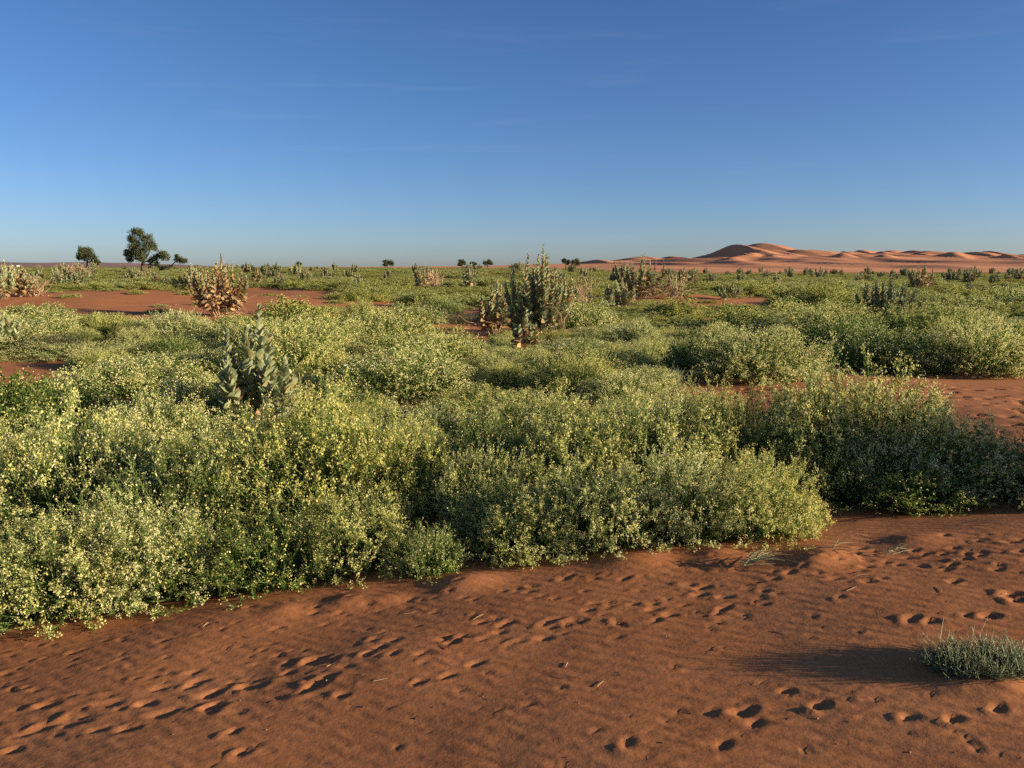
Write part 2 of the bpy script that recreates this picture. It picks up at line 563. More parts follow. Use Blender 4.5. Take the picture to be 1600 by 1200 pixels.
# ------------------------------------------------------------------ dunes and hills on the horizon
def dune_field():
    xs = np.arange(-260, 800, 2.4)
    ys = np.concatenate([np.arange(240, 480, 6.0), np.arange(480, 1120, 2.6)])
    X, Y = np.meshgrid(xs, ys)
    px = X / Y
    lift = np.interp(px, [-0.14, -0.06, 0.08, 0.16, 0.24, 0.32, 0.40, 0.48, 0.64, 0.8], [-0.6, 0.6, 3, 5, 7, 11, 13, 13, 12, 11])
    apron = (lift * 850 / FPX + 2.2) * sstep(330, 860, Y) * (1 + 0.3 * wnoise(X, Y, 130, 7, 23) * sstep(450, 650, Y))
    saw = np.zeros_like(X)
    for k, (wlen, amp, ph) in enumerate(((52, 2.5, 0.3), (33, 1.5, 2.0), (84, 2.6, 4.0))):
        q = (X * (-0.80 + 0.12 * k) + Y * (-0.55 + 0.1 * k) + 9 * np.sin(Y / 31 + k) + 7 * np.sin(X / 27 + 2 * k)) / wlen + ph
        f = q - np.floor(q)
        saw += amp * np.where(f < 0.86, (f / 0.86) ** 1.4, (1 - f) / 0.14) * np.clip(0.5 + wnoise(X, Y, 120, 7, 5 + k), 0, 1)
    apron = apron + saw * sstep(330, 470, Y) * sstep(0.05, 0.2, px)
    Z = np.zeros_like(X)
    wx, wy = -0.86, -0.51                 # the wind that built the slip faces
    # crest pixel, crest height above the horizon (px), distance, half width along the crest (m), windward length (m), curvature
    D = [(1182, 36, 900, 44, 70, 0.002, 0), (1205, 26, 890, 40, 60, 0.002, 0), (1138, 27, 790, 30, 60, 0.008, 1), (1236, 23, 840, 30, 50, 0.004, 0), (1257, 27, 870, 26, 55, 0.004, 0),
         (1048, 14, 820, 20, 50, 0.006, 1), (1075, 12, 760, 24, 40, 0.006, 1), (1000, 10, 820, 22, 50, 0.004, 0), (955, 7, 800, 22, 50, 0.004, 0), (925, 5, 760, 20, 50, 0.004, 1),
         (1166, 17, 740, 9, 26, 0.012, 1), (1200, 19, 760, 20, 45, 0.006, 1), (1196, 10, 690, 12, 30, 0.01, 1), (1160, 7, 660, 9, 22, 0.01, 1), (1137, 4, 640, 8, 22, 0.01, 1),
         (1310, 24, 900, 15, 40, 0.006, 1), (1333, 28, 940, 20, 50, 0.005, 1), (1328, 17, 760, 19, 40, 0.009, 1), (1346, 12, 730, 14, 40, 0.01, 1), (1366, 24, 920, 15, 45, 0.006, 1), (1378, 22, 940, 24, 45, 0.003, 0),
         (1398, 19, 900, 13, 45, 0.006, 1), (1410, 19, 880, 22, 45, 0.004, 0), (1434, 16, 930, 14, 45, 0.005, 1), (1422, 9, 720, 11, 45, 0.008, 1), (1462, 18, 900, 24, 50, 0.004, 1),
         (1501, 15, 880, 20, 50, 0.004, 1), (1516, 8, 720, 16, 45, 0.006, 1), (1557, 16, 890, 24, 50, 0.004, 0), (1536, 10, 800, 13, 40, 0.006, 1), (1592, 10, 860, 18, 45, 0.004, 1), (1640, 14, 860, 26, 50, 0.003, 0),
         (1700, 16, 860, 34, 60, 0.003, 1), (1312, 4, 640, 8, 22, 0.01, 1), (1375, 4, 640, 8, 22, 0.01, 1), (1480, 5, 650, 9, 24, 0.01, 1), (1560, 5, 650, 9, 24, 0.01, 1)]
    for p, hpx, dist, hw, wl_, cv, lee in D:
        cx = (p - 800) / FPX * dist
        H = hpx * dist / FPX + 2.2 - (float(np.interp((p - 800) / FPX, [-0.14, -0.06, 0.08, 0.16, 0.24, 0.32, 0.40, 0.48, 0.64, 0.8], [-0.6, 0.6, 3, 5, 7, 11, 13, 13, 12, 11])) * 850 / FPX + 2.2) * float(sstep(330, 860, dist))
        H = max(H, 4.2 if dist < 780 else 3.0)
        dx = X - cx
        dy = Y - dist
        u = dx * wx + dy * wy
        v = -dx * wy + dy * wx
        u = u - cv * v * v + 3.0 * np.sin(v / 13.0 + p)
        crest = H * np.clip(1 - np.sqrt((v / (hw * 2.0)) ** 2 + 0.025), 0, 1) ** 1.15 * 1.2
        wl2 = wl_ * 1.2
        wind = crest * np.where(u < 0, 0.55 * np.clip(1 + u / (wl2 * 1.15), 0, 1) ** 1.2 + 0.45 * (0.5 + 0.5 * np.cos(math.pi * np.clip(-u / (wl2 * 1.15), 0, 1))), 1)
        if lee:
            slip = crest - np.clip(u, 0, None) * 0.60
        else:
            slip = crest - np.clip(u, 0, None) * 0.34
        h = np.where(u < 0, wind, slip)
        Z = np.maximum(Z, h)
    Z = Z + apron
    edge = sstep(xs[0], xs[0] + 60, X) * sstep(800, 750, X) * sstep(240, 330, Y) * sstep(1120, 1080, Y)
    Z = Z * edge - 0.9 * (1 - edge) + 0.05
    return X, Y, Z


DX, DY, DZ = dune_field()
n1, n2 = DX.shape
di = np.arange(n1 * n2).reshape(n1, n2)
dq = np.stack([di[:-1, :-1], di[:-1, 1:], di[1:, 1:], di[1:, :-1]], -1).reshape(-1, 4)
dunes = bpy.data.objects.new('dunes', quad_mesh('dunes', np.stack([DX, DY, DZ], -1), dq, [M['dune']], smooth=True))
COL.objects.link(dunes)
tag(dunes, 'orange sand dunes with dark slip faces on the right horizon', kind='structure')

hx = np.linspace(-3600, -800, 180)
hy = np.linspace(3000, 4200, 40)
HX, HY = np.meshgrid(hx, hy)
env = np.sin(np.pi * np.clip((HY - 3000) / 1200, 0, 1)) ** 0.7
pxh = 800 + FPX * HX / HY
HZ = env * (20 * sstep(420, 100, pxh) + 5.0 * wnoise(HX, HY, 500, 7, 2) * sstep(420, 250, pxh) + 2.0 * wnoise(HX, HY, 160, 7, 12) * sstep(420, 250, pxh)) - 1.0
hi_ = np.arange(HX.size).reshape(HX.shape)
hq = np.stack([hi_[:-1, :-1], hi_[:-1, 1:], hi_[1:, 1:], hi_[1:, :-1]], -1).reshape(-1, 4)
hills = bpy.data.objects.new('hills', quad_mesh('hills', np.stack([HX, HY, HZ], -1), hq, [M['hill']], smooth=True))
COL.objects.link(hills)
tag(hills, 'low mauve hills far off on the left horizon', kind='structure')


# ------------------------------------------------------------------ flowering mustard bushes
def bez(a, b, c, t):
    t = t[..., None]
    return a * (1 - t) ** 2 + 2 * b * t * (1 - t) + c * t ** 2


def flower_quads(C, N, r, rng):
    """four-petalled flowers: two crossed petal pairs each"""
    n = len(C)
    N = nrm(N)
    E = nrm(np.cross(N, rdir(rng, n)))
    F = np.cross(N, E)
    r = r[:, None]
    vs = []
    for a, b, up in ((E, F, 0.0), (F, E, 0.12)):
        c = C + N * r * up
        t = N * r * rng.uniform(-0.35, 0.35, (n, 1))
        vs += [c + a * r + b * r * 0.36 + t, c - a * r + b * r * 0.36 - t, c - a * r - b * r * 0.36 - t, c + a * r - b * r * 0.36 + t]
    V = np.stack(vs, 1)
    i = np.arange(n)[:, None] * 8
    q = np.concatenate([i + [[0, 1, 2, 3]], i + [[4, 5, 6, 7]]], 0)
    return V.reshape(-1, 3), q


def bush_frame(rng, R, H, n_st):
    u = rng.uniform(0, 1, n_st)
    zz = 0.10 + 0.90 * u ** 0.85
    rr = np.sqrt(np.clip(1 - zz ** 2, 0, 1)) ** 0.9
    th = rng.uniform(0, 2 * math.pi, n_st)
    p1, p2, p3 = rng.uniform(0, 6.28, 3)
    lump = 1 + 0.10 * np.sin(2 * th + p1) + 0.08 * np.sin(3 * th + p2 + 3 * zz) + 0.07 * np.sin(5 * th + p3 + 5 * zz)
    s = lump * np.where(rng.uniform(0, 1, n_st) < 0.3, rng.uniform(0.6, 0.92, n_st), rng.uniform(0.91, 1.03, n_st))
    tip = np.stack([R * rr * np.cos(th) * s, R * rr * np.sin(th) * s, H * zz * s], -1)
    base = tip * np.array([0.35, 0.35, 0]) + np.concatenate([rng.normal(0, 0.10 * R, (n_st, 2)), np.zeros((n_st, 1))], 1)
    ctl = base * 0.45 + tip * 0.55
    ctl[:, 2] = tip[:, 2] * 0.68
    return base, ctl, tip


def mustard(seed, R, H, n_st, nb, nf, nl, fr_=0.0092):
    rng = np.random.default_rng(seed)
    base, ctl, tip = bush_frame(rng, R, H, n_st)
    fo, fl = QB(), QB()
    P = np.stack([bez(base, ctl, tip, np.full(n_st, t)) for t in (0, 0.35, 0.7, 1.0)], 1)
    v, q = tubes(P, np.tile(np.array([0.0045, 0.0036, 0.0026, 0.0014]), (n_st, 1)))
    fo.add(v, q, 1, np.repeat(rng.uniform(0.2, 0.9, n_st), 12))
    # side branches that carry the racemes
    ib = np.repeat(np.arange(n_st), nb)
    t = rng.uniform(0.50, 1.0, len(ib)) ** 0.8
    p = bez(base[ib], ctl[ib], tip[ib], t)
    d = nrm(nrm(p * np.array([1, 1, 0.8])) * 0.55 + rdir(rng, len(ib)) * 0.75 + np.array([0, 0, 0.38]))
    ln = rng.uniform(0.05, 0.15, len(ib))
    e = p + d * ln[:, None]
    v, q = tubes(np.stack([p, e], 1), np.tile(np.array([0.0019, 0.0009]), (len(ib), 1)))
    fo.add(v, q, 1, np.repeat(rng.uniform(0.3, 1.0, len(ib)), 6))
    # leaves on the stems and small ones on the branches
    il = np.repeat(np.arange(n_st), nl)
    t = rng.uniform(0.06, 0.97, len(il))
    lp = bez(base[il], ctl[il], tip[il], t)
    ld = nrm(nrm(lp * np.array([1, 1, 0.4])) * 0.5 + rdir(rng, len(il)) * 0.8 + np.array([0, 0, 0.25]))
    ll = rng.uniform(0.035, 0.085, len(il)) * (1.25 - 0.65 * t)
    lw = ll * rng.uniform(0.22, 0.42, len(il))
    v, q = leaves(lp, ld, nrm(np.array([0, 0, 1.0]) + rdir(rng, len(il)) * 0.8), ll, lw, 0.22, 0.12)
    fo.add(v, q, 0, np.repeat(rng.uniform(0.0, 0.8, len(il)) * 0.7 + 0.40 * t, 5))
    i2 = np.repeat(np.arange(len(ib)), 3)
    lp = p[i2] + d[i2] * (ln[i2] * rng.uniform(0.0, 0.8, len(i2)))[:, None]
    ld = nrm(d[i2] * 0.4 + rdir(rng, len(i2)))
    ll = rng.uniform(0.018, 0.042, len(i2))
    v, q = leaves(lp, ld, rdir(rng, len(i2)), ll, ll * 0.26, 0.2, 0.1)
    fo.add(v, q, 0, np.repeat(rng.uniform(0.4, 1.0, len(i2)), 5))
    # blossom: loose racemes at the branch ends, sizes from bud to open flower
    cnt = rng.poisson(nf, len(ib))
    i3 = np.repeat(np.arange(len(ib)), cnt)
    c = p[i3] + d[i3] * (ln[i3] * rng.uniform(0.55, 1.12, len(i3)))[:, None] + rng.normal(0, 0.012, (len(i3), 3))
    nn = nrm(d[i3] * 0.5 + rdir(rng, len(i3)) * 0.8 + np.array([0, 0, 0.3]))
    v, q = flower_quads(c, nn, rng.uniform(0.45, 1.15, len(i3)) * fr_, rng)
    fl.add(v, q, 0, np.repeat(np.clip(rng.normal(0.45, 0.25, len(i3)), 0.02, 0.98), 8))
    return fo.mesh('mustard_foliage', [M['mustard_leaf'], M['mustard_stem']]), fl.mesh('mustard_blossom', [M['petal']])


KINDS = []
for i in range(4):
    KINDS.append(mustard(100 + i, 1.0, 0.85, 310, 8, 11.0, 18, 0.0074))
SPARSE = [mustard(200, 1.0, 0.85, 280, 7, 2.2, 30)]


def mound(seed, R=1.5, H=0.95, n_st=420, nl=18, nfl=47):
    """a broad clump of many plants grown together, seen from some way off"""
    rng = np.random.default_rng(seed)
    base, ctl, tip = bush_frame(rng, R, H, n_st)
    fo, fl = QB(), QB()
    P = np.stack([bez(base, ctl, tip, np.full(n_st, t)) for t in (0.3, 0.65, 1.0)], 1)
    v, q = tubes(P, np.tile(np.array([0.005, 0.004, 0.002]), (n_st, 1)))
    fo.add(v, q, 1, np.repeat(rng.uniform(0.2, 0.9, n_st), 9))
    il = np.repeat(np.arange(n_st), nl)
    t = rng.uniform(0.25, 1.0, len(il))
    lp = bez(base[il], ctl[il], tip[il], t) + rng.normal(0, 0.035, (len(il), 3))
    ld = nrm(nrm(lp * np.array([1, 1, 0.5])) * 0.4 + rdir(rng, len(il)) * 0.75 + np.array([0, 0, 0.45]))
    ll = rng.uniform(0.04, 0.10, len(il))
    v, q = leaves(lp, ld, rdir(rng, len(il)), ll, ll * 0.34)
    fo.add(v, q, 0, np.repeat(rng.uniform(0.3, 1.1, len(il)), 5))
    ib = np.repeat(np.arange(n_st), nfl)
    t = rng.uniform(0.72, 1.05, len(ib))
    # flowers sit in little groups
    g = rng.normal(0, 0.06, (n_st, 4, 3))[ib, rng.integers(0, 4, len(ib))]
    c = bez(base[ib], ctl[ib], tip[ib], t) + g + rng.normal(0, 0.014, (len(ib), 3))
    ll = rng.uniform(0.016, 0.026, len(ib))
    v, q = leaves(c, rdir(rng, len(ib)), nrm(rdir(rng, len(ib)) + np.array([0, 0, 0.6])), ll, ll)
    fl.add(v, q, 0, np.repeat(np.clip(rng.normal(0.45, 0.22, len(ib)), 0.02, 0.98), 5))
    return fo.mesh('mound_foliage', [M['mustard_leaf'], M['mustard_stem']]), fl.mesh('mound_blossom', [M['petal']])


MOUNDS = [mound(400 + i) for i in range(3)] + [mound(410, nfl=14, nl=28)]


def place_bush(p, R, H, rz, kind, label, group, size=(1.0, 0.85)):
    fo, fl = kind
    o = empty('mustard_bush', (p[0], p[1], p[2] - 0.03), rz, (R / size[0], R / size[0], H / size[1]))
    tag(o, label, 'bush', group)
    for nm, me in (('foliage', fo), ('blossom', fl)):
        c = bpy.data.objects.new(nm, me)
        COL.objects.link(c)
        c.parent = o
        c['kind'] = 'stuff'
    return o


br = np.random.default_rng(77)
BUSH = []        # (x, y, R) of all hand-placed bushes
HERO = [  # pixel x, pixel y of the base, top y, width px, sparse, label
    (40, 1000, 805, 290, 0, 'dense cream-flowered bush in the bottom left corner beside the sand'),
    (165, 975, 792, 250, 0, 'cream-flowered bush at the sand edge, second from the left edge'),
    (300, 950, 815, 210, 1, 'dark green leafy bush with few flowers at the sand edge on the left'),
    (400, 940, 800, 250, 1, 'green bush with scattered pale flowers at the sand edge, left of centre'),
    (535, 915, 775, 230, 0, 'bushy yellow-flowered mound at the sand edge, left of the dark gap'),
    (660, 915, 835, 130, 1, 'low small-flowered bush in front of the dark gap at the sand edge'),
    (815, 890, 765, 210, 0, 'pale flowering bush at the sand edge, right of the dark gap'),
    (940, 878, 735, 240, 0, 'yellow flowering bush at the sand edge in the middle of the picture'),
    (1080, 866, 715, 230, 0, 'yellow flowering bush at the sand edge, right of the middle'),
    (1215, 855, 715, 215, 0, 'rounded bright yellow-flowered bush ending the bank beside the dark bush'),
    (50, 880, 640, 320, 0, 'tall yellow bush at the left edge behind the front row'),
    (230, 900, 700, 230, 1, 'shaded dark green bush in the hollow behind the front left bushes'),
    (345, 860, 650, 270, 0, 'yellow-green mound behind the front row, left of the highest mound'),
    (480, 840, 622, 300, 0, 'highest pale yellow mound in the middle left, before the grey-green milkweed'),
    (600, 830, 655, 210, 0, 'pale yellow bush on the left rim of the dark gap'),
    (905, 810, 640, 250, 0, 'yellow bush right of the dark hole in the middle bank'),
    (1030, 800, 625, 260, 0, 'yellow mound in the upper middle bank, before the sandy path'),
    (1155, 780, 625, 230, 0, 'yellow mound on the right of the middle bank beside the sandy path'),
    (765, 800, 650, 170, 1, 'shaded green bush behind the dark gap in the middle bank'),
    (1345, 775, 572, 260, 0, 'tall dark leafy bush with a pale crown beside the sandy path on the right'),
    (1465, 780, 632, 250, 0, 'dark bush with a sunlit top, middle of the three on the right'),
    (1590, 785, 685, 220, 0, 'dark bush at the right edge before the trodden sandy path'),
    (1420, 805, 715, 230, 1, 'low shaded bush with white specks of flowers at the sand edge on the right'),
    (1300, 795, 690, 150, 1, 'small shaded bush in the cleft left of the tall dark bush'),
    (1190, 604, 516, 215, 2, 'rounded isolated bush standing on sand behind the sandy path'),
    (1095, 598, 528, 130, 3, 'shaded left shoulder bush joined to the rounded isolated bush'),
    (1420, 590, 516, 200, 3, 'broad shaded bush behind the path, below the dense grey-green milkweed'),
    (1560, 592, 503, 220, 2, 'broad bush behind the path at the right edge'),
    (945, 602, 545, 180, 2, 'bright bush with a clean right end left of the path'),
    (560, 520, 470, 80, 2, 'yellow-green dome at the end of the red sand drift'),
    (690, 495, 462, 60, 1, 'small dark round shrubby bush by the bare patch in the middle distance'),
]
for k, (px, py, top, wpx, sp, lab) in enumerate(HERO):
    p, t = at(px, py - 4)
    R = wpx * t / FPX / 2
    H = (py - top) * t / FPX * 0.93
    p[1] += R * (0.95 if py > 840 else 0.55)
    p[2] = float(terr(p[0], p[1]))
    t2 = math.hypot(p[1], CAM_Z)
    pxp, pyp = project((p[0], p[1], p[2]))
    H = max(0.35, H - max(0.0, (pyp - py)) * t / FPX)
    x, f, u = ray(px, top)
    H = max(0.35, (CAM_Z + p[1] / f * u) - p[2]) * 1.04
    kd = (KINDS[k % 4], SPARSE[0], MOUNDS[k % 3], MOUNDS[3])[sp]
    place_bush(p, R * (1.22 if sp < 2 else 1.0), H, br.uniform(0, 6.28), kd, lab, 'flowering bushes of the field', (1.0, 0.85) if sp < 2 else (1.5, 0.95))
    BUSH.append((p[0], p[1], R))
# neighbours just outside the right edge, they throw their shade into the picture
for px, py, R, H in ((1790, 775, 0.75, 1.15), (1700, 760, 0.6, 0.95), (1960, 770, 0.8, 1.15)):
    p, t = at(px, py)
    place_bush(p, R, H, br.uniform(0, 6.28), SPARSE[0], 'tall bush just beyond the right edge shading the dark bushes beside it', 'bushes beyond the right edge')
    BUSH.append((p[0], p[1], R))

# bare sand inside the field, in picture coordinates on the ground
BARE_PX = [
    [(-80, 454), (130, 456), (300, 456), (400, 449), (515, 455), (510, 478), (430, 494), (320, 505), (150, 503), (-80, 484)],
    [(-80, 560), (100, 572), (115, 605), (60, 640), (-80, 650)],
    [(675, 482), (755, 482), (757, 530), (742, 548), (692, 552)],
    [(555, 474), (618, 474), (620, 500), (570, 508)],
    [(1055, 604), (1230, 600), (1330, 584), (1700, 588), (1750, 760), (1480, 745), (1330, 700), (1230, 690), (1120, 670), (1065, 645)],
    [(1030, 462), (1195, 466), (1195, 482), (1040, 484)],
]
BARE = []
for poly in BARE_PX:
    BARE.append(np.array([at(*p)[0][:2] for p in poly]))


def inside(poly, x, y):
    c = False
    n = len(poly)
    for i in range(n):
        x1, y1 = poly[i]
        x2, y2 = poly[(i + 1) % n]
        if (y1 > y) != (y2 > y) and x < (x2 - x1) * (y - y1) / (y2 - y1) + x1:
            c = not c
    return c


def bare(x, y, r):
    for poly in BARE:
        if inside(poly, x, y):
            return True
        for a in range(6):
            if inside(poly, x + r * math.cos(a * 1.047), y + r * math.sin(a * 1.047)):
                return True
    return False


# fill between 6.5 and 24 m: single bushes
HALF = math.tan(math.radians(36))
LAND = [(405, 640, 'the nearest grey-green milkweed'), (345, 500, 'the big brownish milkweed'), (842, 540, 'the tallest milkweed'), (715, 540, 'the bare patch in the middle'), (1190, 604, 'the rounded isolated bush'),
        (1386, 508, 'the dense milkweed on the right'), (1500, 620, 'the trodden path on the right'), (30, 590, 'the small bare patch at the left edge'), (968, 488, 'the medium milkweed before the dry tangle'), (160, 490, 'the red sand drift'),
        (590, 490, 'the little bare spot left of the middle'), (1090, 620, 'the left end of the path'), (820, 740, 'the dark hollow of the middle bank'), (200, 760, 'the dark hollow on the left'), (1120, 475, 'the sand mound before the dunes'), (560, 640, 'the highest pale yellow mound')]


TAKEN = set()


def unique(lab, px, R, H):
    'adds what sets a bush apart when its words are already taken'
    for extra in ('', ', the taller one' if H > 0.7 else ', the lower one', ', the one further ' + ('right' if px > 800 else 'left'), ', nearest to the ' + ('right' if px > 800 else 'left') + ' edge'):
        if lab + extra not in TAKEN and len((lab + extra).split()) <= 16:
            TAKEN.add(lab + extra)
            return lab + extra
    return lab


def where_label(px, py, R, sp):
    best = min(LAND, key=lambda l: ((l[0] - px) / 1.6) ** 2 + ((l[1] - py) * 1.6) ** 2)
    dx, dy = px - best[0], (py - best[1]) * 2.2
    if abs(dx) > abs(dy):
        rel = ('just ' if abs(dx) < 70 else 'well ' if abs(dx) > 160 else '') + ('right of ' if dx > 0 else 'left of ')
    else:
        rel = ('close before ' if abs(dy) < 60 else 'before ') if dy > 0 else ('close behind ' if abs(dy) < 60 else 'behind ')
    size = 'small' if R < 0.72 else 'broad' if R > 1.25 else 'medium'
    look = 'dark green few-flowered bush ' if sp else 'yellow-green flowering bush '
    return size + ' ' + look + rel + best[2]


PLANTS_PX = ((405, 668, 120), (345, 494, 110), (842, 534, 100), (774, 527, 70), (818, 558, 50), (968, 488, 60), (1000, 466, 120), (1386, 508, 110), (1141, 469, 50), (-6, 558, 50), (8, 467, 60), (36, 464, 50), (98, 440, 60), (657, 450, 60), (1440, 452, 60))
PLANTS_AT = []
for px, py, w in PLANTS_PX:
    p, t = at(px, py)
    PLANTS_AT.append((p[0], p[1], w * t / FPX / 2))


def low_before_plant(x, y, R):
    'growth just in front of a milkweed, or under it, is kept low'
    for a, b, w in PLANTS_AT:
        if b - 0.22 * b - 1.0 < y < b + w and abs(x - a * y / b) < w + 0.4 * R:
            return True
        sx, sy = x - a, y - b
        al = sx * TO_SUN.x + sy * TO_SUN.y
        if 0 < al < 6.5 and abs(sx * TO_SUN.y - sy * TO_SUN.x) < w + 0.3 * R:
            return True
    return False


PLANT_CLEAR = []   # filled below: (x, y, r) kept free for the milkweeds
for px, py, r in ((405, 668, 0.55), (818, 556, 0.35), (1385, 508, 0.9), (0, 556, 0.6), (775, 530, 0.5), (840, 532, 0.8)):
    p, t = at(px, py)
    PLANT_CLEAR.append((p[0], p[1], r))
HOLLOWS = []       # gaps in the bank where one looks into deep shade
for px, py, r in ((825, 790, 0.42), (725, 870, 0.40), (215, 800, 0.35), (650, 640, 0.3)):
    p, t = at(px, py)
    HOLLOWS.append((p[0], p[1], r))
n_single = 0
for rnd, (tries, r_lo, r_hi, near_) in enumerate(((1500, 1.3, 2.2, 11.0), (2500, 0.8, 1.2, 8.5), (5000, 0.45, 0.75, 6.0))):
    for _ in range(tries):
        y = near_ + (25.0 - near_) * br.uniform() ** 0.75
        x = br.uniform(-1, 1) * y * HALF * 0.98
        R = br.uniform(r_lo, r_hi)
        if n_single >= 255 or y < lip_y(x) + R + 0.5 or bare(x, y, R * 0.8):
            continue
        if any((x - a) ** 2 + (y - b) ** 2 < ((0.88 if rnd < 2 else 0.74) * (R + r)) ** 2 for a, b, r in BUSH):
            continue
        if any((x - a) ** 2 + (y - b) ** 2 < (r + 0.6 * R) ** 2 for a, b, r in PLANT_CLEAR + HOLLOWS + [(a, b, 0.3 * w) for a, b, w in PLANTS_AT]):
            continue
        H = (0.45 + 0.30 * R) * br.uniform(0.8, 1.12) * (1 + 0.2 * float(wnoise(x, y, 6.0, 7, 33)))
        if y < 10:
            H = min(H, 0.8)
        H = max(0.35, min(H, 1.12))
        if rnd == 2 and y > 10:
            H *= 0.72
        if low_before_plant(x, y, R):
            H = min(H, 0.40)
        z = float(terr(x, y))
        px, py = project((x, y, z))
        sp = br.uniform() < 0.16 and y > 10
        lab = unique(where_label(px, py, R, sp), px, R, H)
        if y > 10.0 or (sp and R > 0.85):
            place_bush((x, y, z), R, H, br.uniform(0, 6.28), MOUNDS[3] if sp else MOUNDS[int(br.integers(3))], lab, 'flowering bushes of the field', (1.5, 0.95))
        else:
            place_bush((x, y, z), R, H, br.uniform(0, 6.28), SPARSE[0] if sp else KINDS[int(br.integers(4))], lab, 'flowering bushes of the field')
        BUSH.append((x, y, R))
        n_single += 1


# beyond that the field is one mass
def far_bush(seed, R=1.0, H=0.8):
    rng = np.random.default_rng(seed)
    n = 170
    base, ctl, tip = bush_frame(rng, R, H, n)
    b = QB()
    il = np.repeat(np.arange(n), 20)
    t = rng.uniform(0.2, 1.0, len(il))
    lp = bez(base[il], ctl[il], tip[il], t) + rng.normal(0, 0.03, (len(il), 3))
    ld = nrm(nrm(lp * np.array([1, 1, 0.5])) * 0.4 + rdir(rng, len(il)) * 0.7 + np.array([0, 0, 0.5]))
    ll = rng.uniform(0.05, 0.11, len(il))
    v, q = leaves(lp, ld, rdir(rng, len(il)), ll, ll * 0.38)
    b.add(v, q, 0, np.repeat(rng.uniform(0.45, 1.1, len(il)), 5))
    ib = np.repeat(np.arange(n), 36)
    t = rng.uniform(0.72, 1.05, len(ib))
    c = bez(base[ib], ctl[ib], tip[ib], t) + rng.normal(0, 0.045, (len(ib), 3))
    ll = rng.uniform(0.018, 0.032, len(ib))
    v, q = leaves(c, rdir(rng, len(ib)), rdir(rng, len(ib)), ll, ll)
    b.add(v, q, 1, np.repeat(rng.uniform(0.0, 0.7, len(ib)), 5))
    me = b.mesh('far_bush', [M['mustard_leaf'], M['petal']])
    return bpy.data.objects.new('far_bush', me)


proto = bpy.data.collections.new('bush_kinds')
for i in range(4):
    proto.objects.link(far_bush(300 + i))

pts, scl, rot, idx = [], [], [], []
fr2 = np.random.default_rng(9)


def scatter(y0, y1, cell, r0, r1, h0, h1, cover, jitter=0.5):
    y = y0
    while y < y1:
        st = cell * (1 + 0.0 * y)
        x = -y * HALF * 1.05 - 2
        while x < y * HALF * 1.05 + 2:
            X = x + fr2.uniform(-jitter, jitter) * st
            Y = y + fr2.uniform(-jitter, jitter) * st
            x += st
            if fr2.uniform() > cover:
                continue
            q = X / Y
            if Y > 225 and q > 0.08 + 0.05 * math.sin(Y * 0.1):
                if fr2.uniform() > 0.10 or Y > 300:
                    continue
            R = fr2.uniform(r0, r1)
            if Y < 110 and bare(X, Y, R * 0.6):
                continue
            if Y < 27.5 and any((X - a) ** 2 + (Y - b) ** 2 < (0.7 * (R + r)) ** 2 for a, b, r in BUSH):
                continue
            m = float(wnoise(X, Y, max(7.0, cell * 4), 7, 17))
            H = fr2.uniform(h0, h1) * (1 + 0.45 * m)
            if low_before_plant(X, Y, R):
                H = min(H, 0.32)
            pts.append((X, Y, float(terr(X, Y)) - 0.03))
            scl.append((R, R, max(0.2, H) / 0.8))
            rot.append(fr2.uniform(0, 6.28))
            idx.append(int(fr2.integers(4)))
        y += st


scatter(23.5, 48, 2.5, 1.1, 2.3, 0.50, 0.95, 0.80)
scatter(24, 48, 1.2, 0.5, 0.8, 0.18, 0.34, 0.6)
scatter(47, 95, 3.6, 1.5, 3.2, 0.40, 0.85, 0.78)
scatter(47, 95, 2.0, 0.9, 1.4, 0.18, 0.32, 0.75)
scatter(93, 190, 3.4, 2.0, 3.4, 0.22, 0.5, 0.9)
scatter(190, 420, 5.0, 2.6, 4.2, 0.2, 0.45, 0.85)
scatter(420, 1400, 14.0, 6.0, 11.0, 0.25, 0.5, 0.85)
# low growth straggling into the edges of the bare sand
k = 0
while k < 420:
    y = 13 + 55 * fr2.uniform()
    x = fr2.uniform(-1, 1) * y * HALF
    k += 1
    if not bare(x, y, 0.0) or float(wnoise(x, y, 4.0, 7, 50)) < 0.25 or (x > 3 and y < 16):
        continue
    pts.append((x, y, float(terr(x, y)) - 0.02))
    r = fr2.uniform(0.25, 0.7)
    scl.append((r, r, fr2.uniform(0.15, 0.3)))
    rot.append(fr2.uniform(0, 6.28))
    idx.append(int(fr2.integers(4)))


